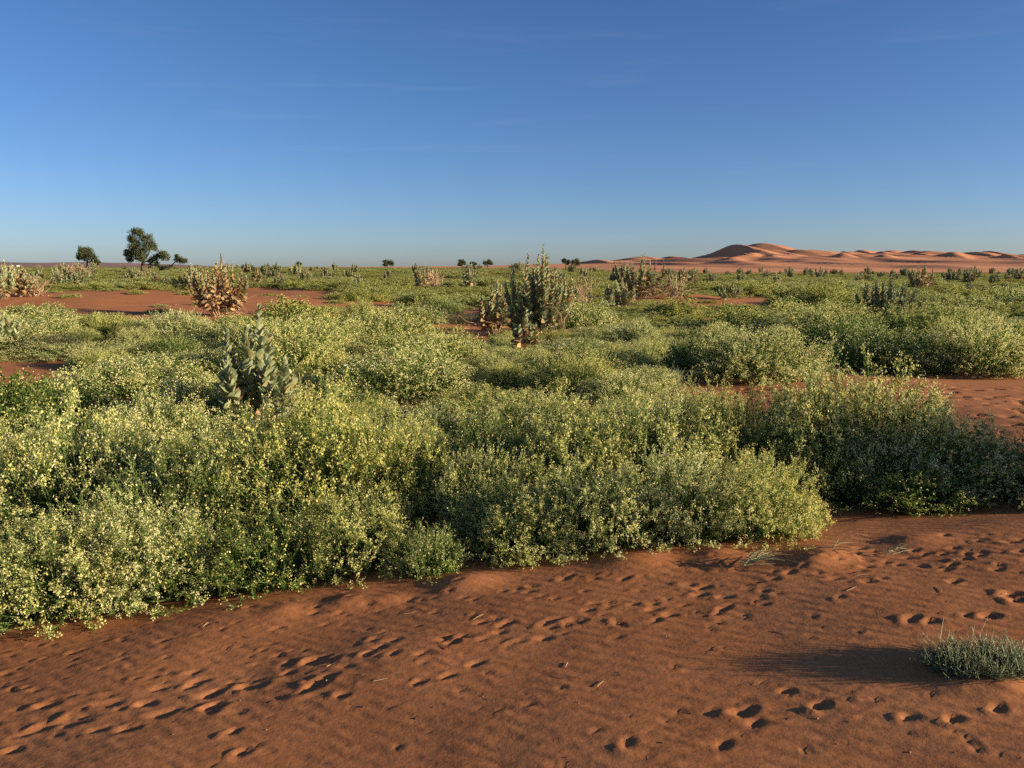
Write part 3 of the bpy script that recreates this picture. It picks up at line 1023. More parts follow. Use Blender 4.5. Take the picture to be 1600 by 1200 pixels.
def scatter_object(name, label, pts, scl, rot, idx, coll):
    me = bpy.data.meshes.new(name)
    me.from_pydata(pts, [], [])
    a = me.attributes.new('scl', 'FLOAT_VECTOR', 'POINT'); a.data.foreach_set('vector', np.array(scl, np.float32).ravel())
    a = me.attributes.new('rz', 'FLOAT', 'POINT'); a.data.foreach_set('value', np.array(rot, np.float32))
    a = me.attributes.new('which', 'INT', 'POINT'); a.data.foreach_set('value', np.array(idx, np.int32))
    o = bpy.data.objects.new(name, me)
    COL.objects.link(o)
    tag(o, label, 'vegetation', kind='stuff')
    ng = bpy.data.node_groups.new(name, 'GeometryNodeTree')
    ng.interface.new_socket('Geometry', in_out='INPUT', socket_type='NodeSocketGeometry')
    ng.interface.new_socket('Geometry', in_out='OUTPUT', socket_type='NodeSocketGeometry')
    N, L = ng.nodes, ng.links
    gi_ = N.new('NodeGroupInput'); go = N.new('NodeGroupOutput')
    iop = N.new('GeometryNodeInstanceOnPoints')
    ci = N.new('GeometryNodeCollectionInfo')
    ci.inputs['Collection'].default_value = coll
    ci.inputs['Separate Children'].default_value = True
    ci.inputs['Reset Children'].default_value = True
    L.new(gi_.outputs[0], iop.inputs['Points'])
    L.new(ci.outputs[0], iop.inputs['Instance'])
    iop.inputs['Pick Instance'].default_value = True

    def named(n, t):
        k = N.new('GeometryNodeInputNamedAttribute'); k.data_type = t
        k.inputs['Name'].default_value = n
        return k.outputs['Attribute']
    L.new(named('which', 'INT'), iop.inputs['Instance Index'])
    L.new(named('scl', 'FLOAT_VECTOR'), iop.inputs['Scale'])
    cx = N.new('ShaderNodeCombineXYZ')
    L.new(named('rz', 'FLOAT'), cx.inputs['Z'])
    er = N.new('FunctionNodeEulerToRotation')
    L.new(cx.outputs[0], er.inputs[0])
    L.new(er.outputs[0], iop.inputs['Rotation'])
    L.new(iop.outputs[0], go.inputs[0])
    md = o.modifiers.new('scatter', 'NODES')
    md.node_group = ng
    return o


scatter_object('far_field_bushes', 'green-yellow carpet of low flowering bushes stretching to the horizon', pts, scl, rot, idx, proto)


# ------------------------------------------------------------------ milkweed shrubs (broad grey-green leaves on upright stems)
def leaf_arrays():
    vs = np.array([0.0, 0.12, 0.34, 0.58, 0.80, 0.94, 1.0])
    ws = np.array([0.10, 0.42, 0.86, 1.0, 0.80, 0.42, 0.04]) * 0.30
    V = []
    for v, w in zip(vs, ws):
        z = -0.16 * v * v + 0.03
        for s in (-1, 0, 1):
            V.append((s * w, v, z + abs(s) * w * 0.38 + 0.015 * math.sin(v * 9 + s)))
    V = np.array(V)
    q = []
    for i in range(len(vs) - 1):
        for s in range(2):
            a = i * 3 + s
            q.append((a, a + 1, a + 4, a + 3))
    return V, np.array(q)


LV, LQ = leaf_arrays()
JV = LV.reshape(7, 3, 3)[[0, 2, 3, 5, 6]].reshape(-1, 3)          # fewer cross ribs for joined crowns
JQ = np.array([(i * 3 + k, i * 3 + k + 1, i * 3 + k + 4, i * 3 + k + 3) for i in range(4) for k in range(2)])
LEAF_ME = [quad_mesh('milkweed_leaf', LV, LQ, [M[m]], attr=np.full(len(LV), 0.5), smooth=True) for m in ('milk_green', 'milk_yellow', 'milk_tan', 'milk_orange')]


def milkweed_parts(rng, H, W, n_st, leaf, dry, outer=1.0, spire=False):
    """stem polylines and leaf frames (origin, x, y, z axes, length, material)"""
    stems, fr_ = [], []
    for s in range(n_st):
        a = s * 2.399 + rng.uniform(-0.5, 0.5)
        r = W / 2 * math.sqrt((s + 0.3) / n_st) * rng.uniform(0.75, 1.05)
        h = H * (1.0 - 0.36 * (r / (W / 2)) ** 1.8) * (rng.uniform(0.62, 1.0) if spire or rng.uniform() < 0.4 else rng.uniform(0.84, 1.0)) * outer if s else H
        base = np.array([math.cos(a) * r * 0.25, math.sin(a) * r * 0.25, -0.03])
        tip = np.array([math.cos(a) * r, math.sin(a) * r, h])
        ctl = np.array([tip[0] * 0.95, tip[1] * 0.95, h * 0.42])
        k = 8
        P = np.array([bez(base, ctl, tip, np.array(t)) for t in np.linspace(0, 1, k)])
        P[1:-1] += rng.normal(0, 0.012 * H / 2, (k - 2, 3))
        stems.append(P)
        Ls = np.linalg.norm(np.diff(P, axis=0), axis=1).sum()
        sp = leaf * 0.24
        nn = max(4, int(Ls * 0.82 / sp))
        bare_from = rng.uniform(0.12, 0.3)
        tw = rng.uniform(0, 3)
        for j in range(nn):
            t = bare_from + (1 - bare_from) * (j + 0.5) / nn
            f = t * (k - 1)
            i = min(int(f), k - 2)
            p = P[i] + (P[i + 1] - P[i]) * (f - i)
            T = nrm(P[i + 1] - P[i])
            ref = np.array([math.cos(tw), math.sin(tw), 0])
            tw += math.pi / 2 + rng.uniform(-0.2, 0.2)
            S = nrm(np.cross(T, ref))
            for sg in (-1, 1):
                if rng.uniform() < 0.08:
                    continue
                out = S * sg
                al = math.radians(38 - 24 * t + rng.uniform(-9, 13))
                isdry = rng.uniform() < dry * (1.5 - t)
                if isdry and t < 0.55:
                    al += math.radians(rng.uniform(10, 60))
                d = nrm(T * math.cos(al) + out * math.sin(al) + rng.normal(0, 0.10, 3))
                xax = nrm(np.cross(d, out) + rng.normal(0, 0.24, 3))
                xax = nrm(xax - d * np.dot(xax, d))
                zax = np.cross(xax, d)
                if np.dot(zax, T) < 0:           # upper face looks towards the stem
                    zax = -zax; xax = -xax
                ln = leaf * rng.uniform(0.8, 1.15) * (1.0 if t < 0.7 else 1.0 - 1.7 * (t - 0.7)) * (0.85 + 0.3 * math.sin(math.pi * t))
                u = rng.uniform()
                m = (2 if u < 0.90 else 3) if isdry else (1 if u < 0.16 else 0)
                fr_.append((p, xax, d, zax, ln, m))
    return stems, fr_


def twig_lines(rng, n, L, k=6, up=0.5, spread=1.0, wig=0.35):
    P = []
    for i in range(n):
        d = nrm(np.array([rng.normal() * spread, rng.normal() * spread, abs(rng.normal()) * 0.6 + up]))
        p = np.zeros(3)
        pts_ = [p]
        for j in range(k - 1):
            d = nrm(d + rng.normal(0, wig, 3))
            p = p + d * L * rng.uniform(0.7, 1.2) / (k - 1)
            pts_.append(p)
        P.append(pts_)
    return np.array(P)


def milkweed(p, H, W, n_st, leaf, dry, label, seed, single_leaves=False, twigs=0, twig_off=(0, 0), stalks=0, group='milkweed shrubs of the field', lean=0.0, outer=1.0):
    rng = np.random.default_rng(seed)
    o = empty('milkweed_shrub', p, rng.uniform(0, 6.28))
    o.rotation_euler = (0, lean, 0)
    tag(o, label, 'shrub', group)
    stems, fr_ = milkweed_parts(rng, H, W, n_st, leaf, dry, outer, seed == 1)
    r0 = 0.016 * (H / 2) ** 0.5
    if single_leaves:
        for P in stems:
            b = QB()
            v, q = tubes(P[None], np.linspace(r0, r0 * 0.4, len(P))[None], 5)
            b.add(v, q, 0, rng.uniform(0.3, 0.9))
            c = bpy.data.objects.new('stem', b.mesh('milkweed_stem', [M['twig']], True))
            COL.objects.link(c)
            c.parent = o
    else:
        b = QB()
        v, q = tubes(np.array(stems), np.tile(np.linspace(r0, r0 * 0.4, 8), (len(stems), 1)), 3)
        b.add(v, q, 0, 0.5)
        c = bpy.data.objects.new('stems', b.mesh('milkweed_stems', [M['twig']], True))
        COL.objects.link(c); c.parent = o; c['kind'] = 'stuff'
    order = rng.permutation(len(fr_))
    cut = 290 if single_leaves else 0
    for i in order[:cut]:
        pp, x, d, z, ln, m = fr_[i]
        c = bpy.data.objects.new('leaf', LEAF_ME[m])
        COL.objects.link(c)
        c.parent = o
        Mx = Matrix(((x[0] * ln, d[0] * ln, z[0] * ln, pp[0]), (x[1] * ln, d[1] * ln, z[1] * ln, pp[1]), (x[2] * ln, d[2] * ln, z[2] * ln, pp[2]), (0, 0, 0, 1)))
        c.matrix_local = Mx
    rest = order[cut:]
    if len(rest):
        b = QB()
        for i in rest:
            pp, x, d, z, ln, m = fr_[i]
            V = pp + (JV[:, 0:1] * x + JV[:, 1:2] * d + JV[:, 2:3] * z) * ln
            b.add(V, JQ, m, rng.uniform(0.1, 1.0))
        c = bpy.data.objects.new('leaves', b.mesh('milkweed_leaves', [M[m] for m in ('milk_green', 'milk_yellow', 'milk_tan', 'milk_orange')], True))
        COL.objects.link(c); c.parent = o; c['kind'] = 'stuff'
    if twigs or stalks:
        b = QB()
        if twigs:
            P = twig_lines(rng, twigs, H * 0.55, 7, 0.25, 1.0, 0.45) * np.array([1, 1, 0.9])
            P = P + np.array([twig_off[0], twig_off[1], H * 0.05]) + np.stack([rng.normal(0, W * 0.16, twigs), rng.normal(0, W * 0.1, twigs), np.abs(rng.normal(0, H * 0.12, twigs))], -1)[:, None, :]
            v, q = tubes(P, np.tile(np.linspace(0.013, 0.005, 7), (twigs, 1)), 3)
            b.add(v, q, 0, np.repeat(rng.uniform(0.2, 1, twigs), 21))
        if stalks:
            P = twig_lines(rng, stalks, H * 0.17, 5, 1.6, 0.5, 0.2)
            si = rng.integers(0, len(stems), stalks)
            P = P + np.array([stems[i][rng.integers(5, 8)] for i in si])[:, None, :]
            v, q = tubes(P, np.tile(np.linspace(0.007, 0.003, 5), (stalks, 1)), 3)
            b.add(v, q, 0, np.repeat(rng.uniform(0.4, 1, stalks), 15))
        c = bpy.data.objects.new('twigs', b.mesh('dry_twigs', [M['twig']]))
        COL.objects.link(c); c.parent = o; c['kind'] = 'stuff'
    return o


def by_px(px, py, top, wpx):
    p, t = at(px, py)
    x, f, u = ray(px, top)
    H = CAM_Z + p[1] / f * u - p[2]
    return p, H, wpx * t / FPX


p, H, W = by_px(405, 668, 480, 150)
milkweed(p, H, W, 16, 0.205, 0.06, 'nearest grey-green broad-leaved milkweed rising from the yellow bushes, with orange leaves', 1, True, 4, (0.25, 0), 8, outer=0.92)
p, H, W = by_px(345, 494, 397, 104)
milkweed(p, H, W, 22, 0.21, 0.85, 'big brownish milkweed with dry tan leaves beside the red sand drift', 2, True, 14, (0, 0), 14)
p, H, W = by_px(842, 534, 384, 112)
milkweed(p, H, W, 26, 0.20, 0.30, 'tallest milkweed of the field in the centre, reaching above the horizon', 3, True, 8, (0.5, 0), 9)
p, H, W = by_px(772, 525, 438, 66)
milkweed(p, H, W, 12, 0.22, 0.5, 'brown and grey milkweed at the left foot of the tallest one', 4, True, 6, (-0.3, 0), 4)
p, H, W = by_px(818, 556, 484, 50)
milkweed(p, H, W, 9, 0.19, 0.62, 'small tan-leaved milkweed in front of the tallest one', 5, True)
p, H, W = by_px(968, 488, 434, 58)
milkweed(p, H, W, 13, 0.22, 0.3, 'medium milkweed left in front of the tangled dry one', 6, False, 4, (0.3, 0), 4)
p, H, W = by_px(1000, 466, 396, 110)
milkweed(p, H, W, 22, 0.25, 0.42, 'wide milkweed with a tangle of dead branches before the dunes', 7, False, 60, (1.0, -1.0), 40)
p, H, W = by_px(1386, 506, 430, 118)
milkweed(p, H, W, 30, 0.22, 0.08, 'dense grey-green milkweed of upright columns on the right', 8, True, 3, (0, 0), 4)
p, H, W = by_px(1141, 469, 442, 42)
milkweed(p, H, W, 10, 0.20, 0.05, 'low silvery milkweed on the sand mound right of the dry tangle', 9)
p, H, W = by_px(0, 550, 488, 64)
milkweed(p, H, W, 10, 0.22, 0.10, 'grey-green milkweed cut off by the left edge above the small bare patch', 10, True)
p, H, W = by_px(8, 467, 408, 46)
milkweed(p, H, W, 12, 0.26, 0.2, 'dark milkweed at the left edge behind the sand drift', 11, False, 4, (0, 0), 4)
p, H, W = by_px(36, 464, 422, 36)
milkweed(p, H, W, 9, 0.25, 0.7, 'tan milkweed right beside the dark one at the left edge', 12, False, 10, (0, 0), 6)
p, H, W = by_px(98, 440, 409, 36)
milkweed(p, H, W, 12, 0.3, 0.3, 'milkweed left of the straw-coloured dry bush near the left trees', 13, False, 6, (0, 0), 4)
p, H, W = by_px(146, 430, 406, 18)
milkweed(p, H, W, 8, 0.3, 0.12, 'narrow green milkweed under the small left tree', 14)
p, H, W = by_px(657, 450, 416, 30)
milkweed(p, H, W, 11, 0.26, 0.35, 'milkweed in the middle distance with a straw-coloured right half', 15, False, 12, (0.9, 0), 12)
p, H, W = by_px(1440, 452, 413, 46)
milkweed(p, H, W, 15, 0.26, 0.65, 'large brown milkweed behind the dense grey-green one on the right', 16, False, 16, (0, 0), 6)
p, H, W = by_px(1519, 440, 413, 30)
milkweed(p, H, W, 12, 0.30, 0.12, 'green milkweed before the dunes near the right edge', 17)
p, H, W = by_px(1488, 440, 420, 34)
milkweed(p, H, W, 12, 0.30, 0.1, 'dark low milkweed left of the green one near the right edge', 18)
p, H, W = by_px(1279, 436, 415, 36)
milkweed(p, H, W, 12, 0.30, 0.1, 'green milkweed pair before the middle of the dunes', 19)
p, H, W = by_px(1342, 442, 424, 26)
milkweed(p, H, W, 9, 0.26, 0.2, 'small dark milkweed between the dune milkweed and the dense one', 20)
p, H, W = by_px(476, 444, 419, 26)
milkweed(p, H, W, 9, 0.28, 0.35, 'milkweed right of the sand drift end in the left middle distance', 21)
p, H, W = by_px(402, 447, 418, 20)
milkweed(p, H, W, 8, 0.28, 0.6, 'tan milkweed just right of the big brownish one', 22, False, 4, (0, 0), 3)
p, H, W = by_px(560, 452, 427, 22)
milkweed(p, H, W, 8, 0.22, 0.1, 'small grey-green milkweed left of the lone centre trees', 23)
p, H, W = by_px(1515, 456, 441, 16)
milkweed(p, H, W, 6, 0.26, 0.1, 'tiny milkweed in the green field at the far right', 24)
p, H, W = by_px(195, 438, 427, 22)
milkweed(p, H, W, 7, 0.24, 0.05, 'low silvery milkweed in the grass before the large tree', 25)
p, H, W = by_px(1575, 440, 420, 20)
milkweed(p, H, W, 8, 0.28, 0.4, 'thin milkweed at the right edge before the dunes', 26)

# the many small ones towards the horizon: three kinds, copied
mr_ = np.random.default_rng(50)
far_kinds = []
for i in range(4):
    stems, fr_ = milkweed_parts(np.random.default_rng(60 + i), 2.0, 1.7, 9, 0.34, (0.12, 0.2, 0.5, 0.1)[i])
    b = QB()
    for pp, x, d, z, ln, m in fr_:
        b.add(pp + (JV[:, 0:1] * x + JV[:, 1:2] * d + JV[:, 2:3] * z) * ln, JQ, m, mr_.uniform(0.1, 1))
    v, q = tubes(np.array(stems), np.tile(np.linspace(0.02, 0.01, 8), (len(stems), 1)), 3)
    b.add(v, q, 4, 0.5)
    far_kinds.append(b.mesh('milkweed_far', [M[m] for m in ('milk_green', 'milk_yellow', 'milk_tan', 'milk_orange', 'twig')], True))
FAR_SPOTS = []
for k in range(170):
    px = mr_.uniform(-10, 1610)
    Y = 75 + 190 * mr_.uniform() ** 1.2
    if px > 940:
        Y = 75 + 170 * mr_.uniform()
    FAR_SPOTS.append((px, Y))
FAR_LAND = [(30, 'the far white houses'), (137, 'the small left tree'), (222, 'the large acacia'), (345, 'the big brownish milkweed'), (467, 'the tiny horizon tree'), (540, 'the yellow-green dome'), (606, 'the lone horizon tree'), (660, 'the straw-coloured milkweed'), (740, 'the three small trees'), (842, 'the tallest milkweed'),
            (930, 'the left end of the dunes'), (1005, 'the dry tangled milkweed'), (1110, 'the dark dune slope'), (1182, 'the highest dune'), (1260, 'the second dune summit'), (1335, 'the dark double slip face'), (1440, 'the large brown milkweed'), (1519, 'the green milkweed near the right edge'), (1590, 'the right edge')]
for px, Y in FAR_SPOTS:
    p = at_dist(px, Y)
    if bare(p[0], p[1], 0.5):
        continue
    o = bpy.data.objects.new('milkweed_shrub', far_kinds[int(mr_.integers(4))])
    COL.objects.link(o)
    s = mr_.uniform(0.6, 1.15)
    o.location = p
    o.rotation_euler = (0, 0, mr_.uniform(0, 6.28))
    o.scale = (s * mr_.uniform(0.8, 1.5), s * mr_.uniform(0.8, 1.5), s)
    spot = min(FAR_LAND, key=lambda l: abs(l[0] - px))
    side = 'left' if px < spot[0] - 12 else 'right' if px > spot[0] + 12 else 'below'
    depth = 'nearer' if Y < 110 else 'distant' if Y < 180 else 'tiny far'
    size = 'low' if s < 0.8 else 'tall' if s > 1.0 else 'medium'
    tag(o, unique(depth + ' ' + size + ' milkweed on the plain ' + (side + ' of ' if side != 'below' else 'below ') + spot[1], px, s, s), 'shrub', 'milkweeds towards the horizon')


# dry straw-coloured brush
def dry_brush(px, py, top, wpx, n, label, seed, flat=1.0):
    rng = np.random.default_rng(seed)
    p, H, W = by_px(px, py, top, wpx)
    o = empty('dry_bush', p)
    tag(o, label, 'bush')
    b = QB()
    P = twig_lines(rng, n, H * 1.05, 7, 1.1 * flat, 0.45, 0.28)
    P = P + np.stack([rng.uniform(-W / 2, W / 2, n) * 0.8, rng.normal(0, W * 0.2, n), np.zeros(n)], -1)[:, None, :]
    th_ = max(0.010, 0.00045 * p[1])
    v, q = tubes(P, np.tile(np.linspace(th_, th_ * 0.5, 7), (n, 1)), 3)
    b.add(v, q, 0, np.repeat(rng.uniform(0.25, 1, n), 21))
    c = bpy.data.objects.new('twigs', b.mesh('dry_twigs', [M['twig']]))
    COL.objects.link(c); c.parent = o; c['kind'] = 'stuff'
    nl = n * 4
    lf = QB()
    ii = rng.integers(0, n, nl); jj = rng.integers(1, 7, nl)
    ll = rng.uniform(0.06, 0.16, nl) * (1 + p[1] / 120)
    v, q = leaves(P[ii, jj], rdir(rng, nl), rdir(rng, nl), ll, ll * 0.35)
    lf.add(v, q, 0, np.repeat(rng.uniform(0.3, 1, nl), 5))
    c = bpy.data.objects.new('dry_leaves', lf.mesh('dry_leaves', [M['twig']]))
    COL.objects.link(c); c.parent = o; c['kind'] = 'stuff'


dry_brush(122, 439, 412, 26, 110, 'straw-coloured dry bush left of the small tree', 71)
dry_brush(896, 482, 425, 60, 50, 'bleached bare branches on the right of the tallest milkweed', 72, 0.5)
dry_brush(676, 449, 420, 20, 60, 'straw-coloured dry stalks right of the middle distance milkweed', 73)
dry_brush(1056, 466, 425, 22, 30, 'dry upright stalks at the right end of the wide tangled milkweed', 74)
dry_brush(55, 463, 430, 26, 50, 'straw-coloured dry stalks beside the tan milkweed at the left', 75)


# ------------------------------------------------------------------ trees on the plain
def tree(px, Y, lobes, limbs, label, seed, base_py=None, leaf=0.30, dens=1.0):
    """lobes: (px, py, radius px); limbs: polylines in pixels with start and end thickness px"""
    rng = np.random.default_rng(seed)
    p = at_dist(px, Y)
    o = empty('acacia_tree', p)
    tag(o, label, 'tree', 'trees on the plain')
    k = p[1] / FPX
    gpx, gpy = project(p)

    def loc(ax, ay, dep=0.0):
        return np.array([(ax - gpx) * k, dep, (gpy - ay) * k])
    tr, br_ = QB(), QB()
    for i, (line, r0, r1) in enumerate(limbs):
        pts_ = [loc(ax, ay, rng.normal(0, 0.25) if j else 0) for j, (ax, ay) in enumerate(line)]
        pts_ = np.array(pts_)
        n = 9
        tt = np.linspace(0, len(pts_) - 1, n)
        Q = np.stack([np.interp(tt, np.arange(len(pts_)), pts_[:, c]) for c in range(3)], -1)
        Q[1:-1] += rng.normal(0, 0.3 * k, (n - 2, 3))
        v, q = tubes(Q[None], (np.linspace(r0, r1, n) * k / 2)[None], 6)
        (tr if i == 0 else br_).add(v, q, 0, rng.uniform(0.3, 0.9))
    lf = QB()
    for ax, ay, r in lobes:
        R = r * k
        n_cl = int(10 + 2.2 * r * dens)
        c0 = loc(ax, ay, rng.normal(0, R * 0.4))
        cc = c0 + rdir(rng, n_cl) * (R * rng.uniform(0.35, 1.0, n_cl) ** 0.6)[:, None] * np.array([1, 1, 0.85])
        m = 26
        P = np.repeat(cc, m, 0) + rng.normal(0, R * 0.15 + 0.06, (n_cl * m, 3))
        ll = rng.uniform(0.5, 1.2, len(P)) * leaf
        v, q = leaves(P, rdir(rng, len(P)), rdir(rng, len(P)), ll, ll * 0.45)
        lf.add(v, q, 0, np.repeat(np.repeat(rng.uniform(0, 1, n_cl), m) * 0.6 + rng.uniform(0, 0.4, len(P)), 5))
        v, q = tubes(np.stack([np.repeat(c0[None], n_cl, 0), (c0 + cc) / 2, cc], 1), np.tile(np.array([0.8, 0.5, 0.3]) * k * 0.7, (n_cl, 1)), 3)
        br_.add(v, q, 0, 0.4)
    for nm, bb, mt in (('trunk', tr, 'bark'), ('branches', br_, 'bark'), ('crown', lf, 'acacia')):
        if bb.n:
            c = bpy.data.objects.new(nm, bb.mesh('tree_' + nm, [M[mt]]))
            COL.objects.link(c); c.parent = o
            if nm != 'trunk': c['kind'] = 'stuff'
    return o


tree(222, 150, [(214, 366, 8), (222, 364, 7), (228, 372, 9), (236, 380, 9), (240, 388, 7), (210, 374, 6), (212, 388, 8), (208, 398, 8), (218, 398, 9), (200, 396, 6), (206, 405, 5), (226, 402, 8), (230, 390, 8), (216, 381, 6),
                (254, 400, 6), (260, 402, 6), (257, 397, 5), (242, 403, 5), (280, 406, 5), (288, 408, 4), (277, 401, 2), (246, 413, 3), (262, 418, 3.5), (252, 419, 3), (236, 408, 4)],
     [([(224, 426), (222, 418), (224, 408), (222, 396), (220, 376)], 6, 2), ([(223, 410), (232, 398), (238, 388)], 3, 1), ([(222, 408), (212, 400), (202, 397)], 2.5, 1),
      ([(224, 412), (236, 405), (248, 402), (258, 401)], 2.5, 1), ([(225, 413), (238, 414), (252, 418), (266, 416), (272, 410), (281, 406)], 3, 1), ([(250, 418), (262, 420), (272, 416)], 2, 1)],
     'large acacia with a tall crown and a low branch sprawling to the right', 81)
tree(138, 165, [(134, 390, 6), (130, 398, 7), (140, 394, 7), (144, 401, 6), (124, 402, 4), (136, 403, 6), (150, 407, 5), (154, 411, 3), (147, 408, 4)],
     [([(136, 424), (136, 412), (135, 398)], 4, 1.5), ([(137, 412), (146, 406), (152, 408)], 2, 1)], 'small round-crowned tree left of the large acacia', 82)
tree(606, 330, [(603, 410, 5), (608, 409, 4), (612, 412, 3.5), (602, 413, 3)], [([(606, 420), (606, 411)], 2, 1)], 'lone dark round tree on the horizon left of the centre', 83, leaf=0.5)
tree(467, 360, [(466, 411, 2.6), (470, 413, 2.4), (464, 414, 2)], [([(467, 419), (467, 412)], 1.5, 1)], 'tiny tree on the horizon between the two milkweeds at the left', 84, leaf=0.45)
tree(722, 330, [(720, 409, 3.5), (724, 410, 4), (719, 413, 3)], [([(722, 420), (722, 411)], 2, 1)], 'leftmost of the three small trees on the horizon beside the tallest milkweed', 85, leaf=0.5)
tree(739, 330, [(738, 412, 3.2), (742, 413, 2.8)], [([(740, 420), (740, 412)], 2, 1)], 'middle and smallest of the three small trees on the horizon', 86, leaf=0.45)
tree(762, 330, [(759, 411, 3.6), (764, 409, 3.8), (767, 412, 3)], [([(762, 420), (762, 411)], 2, 1)], 'right of the three small trees on the horizon, before the orange sand', 87, leaf=0.5)
tree(884, 300, [(881, 408, 4), (886, 410, 4)], [([(884, 421), (884, 410)], 2, 1)], 'dark tree just right behind the tallest milkweed', 88, leaf=0.5)
tree(899, 300, [(896, 410, 4), (901, 408, 4), (903, 412, 3.5)], [([(899, 421), (899, 410)], 2, 1)], 'rounded dark tree at the start of the dunes', 89, leaf=0.5)
p, H, W = by_px(1190, 429, 413, 12)
milkweed(p, H, W, 5, 0.4, 0.1, 'thin dark shrub standing alone before the highest dune', 27)

# far white houses below the hills
for (px, w), lab in zip(((24, 7.0), (34, 6.0)), ('tiny white house below the far hills, the left one', 'tiny white house below the far hills, the right one')):
    Y = 2600.0
    p = np.array([(px - 800) / FPX * Y, Y, float(terr((px - 800) / FPX * Y, Y))])
    o = empty('house', p)
    tag(o, lab, 'house', 'far white houses')
    def boxq(x0, x1, y0, y1, z0, z1):
        V = [(x, y, z) for z in (z0, z1) for x, y in ((x0, y0), (x1, y0), (x1, y1), (x0, y1))]
        return V, [(0, 1, 5, 4), (1, 2, 6, 5), (2, 3, 7, 6), (3, 0, 4, 7), (4, 5, 6, 7)]
    for nm, box, mt in (('wall', (-w, w, 0, 8, -1, 5.2), 'white'), ('parapet', (-w - .2, w + .2, -.2, 8.2, 5.2, 5.7), 'white'), ('door', (-0.8, 0.8, -0.08, 0.02, 0, 2.6), 'dark'), ('window', (2.5, 3.8, -0.08, 0.02, 1.6, 3.0), 'dark')):
        b = QB(); b.add(*boxq(*box))
        c = bpy.data.objects.new(nm, b.mesh('house_' + nm, [M[mt]])); COL.objects.link(c); c.parent = o


# ------------------------------------------------------------------ grass tufts and small plants
def grass_tuft(p, rx, ry, h, n, label, seed, mat='grass', wid=0.004, upright=0.9, blades=True, cat='grass tuft'):
    rng = np.random.default_rng(seed)
    o = empty('grass_tuft', p)
    tag(o, label, cat)
    a = rng.uniform(0, 6.28, n); r = np.sqrt(rng.uniform(0, 1, n))
    b0 = np.stack([np.cos(a) * r * rx, np.sin(a) * r * ry, np.full(n, -0.01)], -1)
    b0[:, 2] = terr(b0[:, 0] + p[0], b0[:, 1] + p[1]) - p[2] + 0.0
    d = nrm(np.stack([b0[:, 0] / rx * 0.5, b0[:, 1] / ry * 0.5, np.full(n, upright)], -1) + rng.normal(0, 0.28, (n, 3)))
    L = h * rng.uniform(0.25, 1.0, n) ** 0.8 * np.where(rng.uniform(0, 1, n) < 0.06, 1.5, 1.0)
    m1 = b0 + d * L[:, None] * 0.5
    d2 = nrm(d + rng.normal(0, 0.35, (n, 3)) + np.array([0, 0, -0.15]))
    e = m1 + d2 * L[:, None] * 0.5
    b = QB()
    v, q = tubes(np.stack([b0, m1, e], 1), np.tile(np.array([wid, wid * 0.8, wid * 0.3]), (n, 1)) * rng.uniform(0.5, 1.1, n)[:, None], 3)
    b.add(v, q, 0, np.repeat(np.where(rng.uniform(0, 1, n) < 0.15, 1.0, rng.uniform(0, 0.75, n)), 9))
    c = bpy.data.objects.new('blades', b.mesh('grass_blades', [M[mat]])); COL.objects.link(c); c.parent = o; c['kind'] = 'stuff'
    nl = n * 3
    ii = rng.integers(0, n, nl); t = rng.uniform(0.2, 1.0, nl)[:, None]
    P = np.where(t < 0.5, b0[ii] + (m1 - b0)[ii] * t * 2, m1[ii] + (e - m1)[ii] * (t * 2 - 1))
    ll = rng.uniform(0.25, 0.5, nl) * h * 0.35
    b = QB()
    v, q = leaves(P, nrm(d[ii] + rdir(rng, nl) * 0.8), rdir(rng, nl), ll, ll * 0.16)
    b.add(v, q, 0, np.repeat(rng.uniform(0, 1, nl), 5))
    c = bpy.data.objects.new('leaflets', b.mesh('grass_leaflets', [M[mat]])); COL.objects.link(c); c.parent = o; c['kind'] = 'stuff'
    return o


c = at_fore(1530, 1046)
p = np.array([c[0], c[1], float(terr(*c)) + 0.03])
grass_tuft(p, 0.22, 0.13, 0.15, 1150, 'grey-green grass tuft on a little sand hump at the right edge of the sand', 91, 'grass', 0.0022)
c = at_fore(1600, 1040)
grass_tuft(np.array([c[0], c[1], float(terr(*c)) + 0.03]), 0.14, 0.10, 0.11, 420, 'second grey-green grass tuft cut off by the right edge', 92, 'grass', 0.0022)
p, t = at(1052, 606)
grass_tuft(p, 0.12, 0.10, 0.42, 120, 'small dry upright grass clump on the path left of the isolated bush', 93, 'grass', 0.006, 1.6)
p, t = at(1462, 582)
grass_tuft(p, 0.35, 0.25, 0.55, 420, 'feathery grey-green shrub at the edge of the path on the right', 94, 'grass', 0.005, 1.2, cat='shrub')
p, t = at(85, 552)
grass_tuft(p, 0.65, 0.35, 0.6, 700, 'brownish withered shrub by the small bare patch on the left', 95, 'scrub', 0.006, 0.9, cat='shrub')
p, t = at(700, 505)
grass_tuft(p, 0.9, 0.6, 0.6, 500, 'thin brownish grass beside the bare patch in the middle distance', 96, 'scrub', 0.006, 1.1)
p, t = at(725, 545)
grass_tuft(p, 0.5, 0.4, 0.45, 200, 'sparse tuft on the bare patch left of the tallest milkweed', 97, 'scrub', 0.006, 1.1)


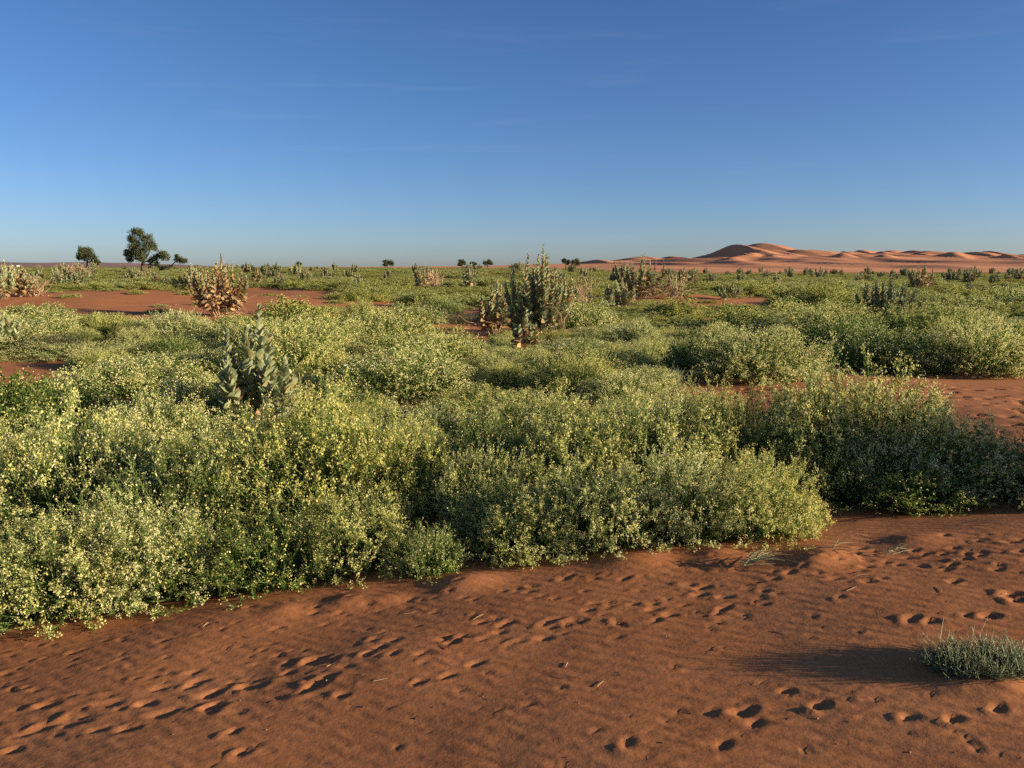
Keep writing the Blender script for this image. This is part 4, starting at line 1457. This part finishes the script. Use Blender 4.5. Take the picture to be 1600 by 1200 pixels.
def pulled_weed(px, py, n, L, label, seed, rz=0.2):
    rng = np.random.default_rng(seed)
    c = at_fore(px, py)
    o = empty('pulled_weed', (c[0], c[1], float(terr(*c)) + 0.012))
    o.rotation_euler = (0, -math.atan(FORE_A), rz)
    tag(o, label, 'weed', 'pulled weeds lying on the sand')
    P = []
    for i in range(n):
        a = rng.normal(0, 0.35)
        d = np.array([math.cos(a), math.sin(a), 0])
        q = np.array([rng.uniform(-0.05, 0.05), rng.uniform(-0.03, 0.03), rng.uniform(0, 0.03)])
        ln = L * rng.uniform(0.5, 1.1)
        P.append([q, q + d * ln * 0.5 + np.array([0, 0, rng.uniform(0.0, 0.05)]), q + d * ln + np.array([0, rng.normal(0, 0.02), rng.uniform(-0.01, 0.03)])])
    b = QB()
    v, q = tubes(np.array(P), np.tile(np.array([0.003, 0.0025, 0.0012]), (n, 1)), 4)
    b.add(v, q, 0, np.repeat(rng.uniform(0.5, 1.0, n), 12))
    cc = bpy.data.objects.new('stalks', b.mesh('weed_stalks', [M['grass']])); COL.objects.link(cc); cc.parent = o; cc['kind'] = 'stuff'


pulled_weed(1165, 888, 22, 0.28, 'bunch of pale green pulled weed lying on the sand before the rounded bush', 101, 0.25)
pulled_weed(1295, 862, 4, 0.2, 'few straw stalks lying on the sand right of the pulled weed bunch', 102, 0.0)
pulled_weed(1390, 866, 8, 0.16, 'small scrap of pulled weed on the sand before the dark right bush', 103, -0.1)

# pale pebbles and droppings strewn over the near sand
lr = np.random.default_rng(131)
b = QB()
for k in range(70):
    c = at_fore(lr.uniform(-20, 1620), 870 + 330 * lr.uniform() ** 1.2)
    r = lr.uniform(0.0015, 0.0045)
    z = float(terr(*c))
    V = np.array([(x, y, w) for w in (-0.6, 0.7) for x, y in ((-1, -1), (1, -1), (1, 1), (-1, 1))], float)
    V *= np.array([1, lr.uniform(0.6, 1), lr.uniform(0.5, 0.9)]) * (1 + lr.normal(0, 0.18, (8, 3)))
    a = lr.uniform(0, 3)
    V = V @ np.array([[math.cos(a), math.sin(a), 0], [-math.sin(a), math.cos(a), 0], [0, 0, 1]])
    b.add(V * r + np.array([c[0], c[1], z + 0.001]), [(0, 1, 5, 4), (1, 2, 6, 5), (2, 3, 7, 6), (3, 0, 4, 7), (4, 5, 6, 7)], 0 if lr.uniform() < 0.4 else 1, 0.2)
o = bpy.data.objects.new('pebbles', b.mesh('pebbles', [M['pebble'], M['bark']]))
COL.objects.link(o)
tag(o, 'tiny pebbles and droppings strewn over the near sand', 'pebbles', kind='stuff')
b = QB()
n = 46
P = []
for k in range(n):
    c = at_fore(lr.uniform(0, 1600), 872 + 200 * lr.uniform() ** 1.8)
    if c[1] > lip_y(c[0]) - 0.05:
        continue
    a = lr.uniform(0, 6.28)
    L = lr.uniform(0.02, 0.09)
    d = np.array([math.cos(a), math.sin(a)])
    q = []
    for u in (-0.5, 0.0, 0.5):
        e = c + d * L * u + lr.normal(0, 0.003, 2)
        q.append((e[0], e[1], float(terr(*e)) + 0.004))
    P.append(q)
v, q = tubes(np.array(P), np.tile(np.array([0.0016, 0.0016, 0.0010]), (len(P), 1)), 4)
b.add(v, q, 0, np.repeat(lr.uniform(0.3, 1.0, len(P)), 12))
o = bpy.data.objects.new('plant_litter', b.mesh('plant_litter', [M['twig']]))
COL.objects.link(o)
tag(o, 'dry stalk bits and plant litter strewn over the near sand', 'litter', kind='stuff')
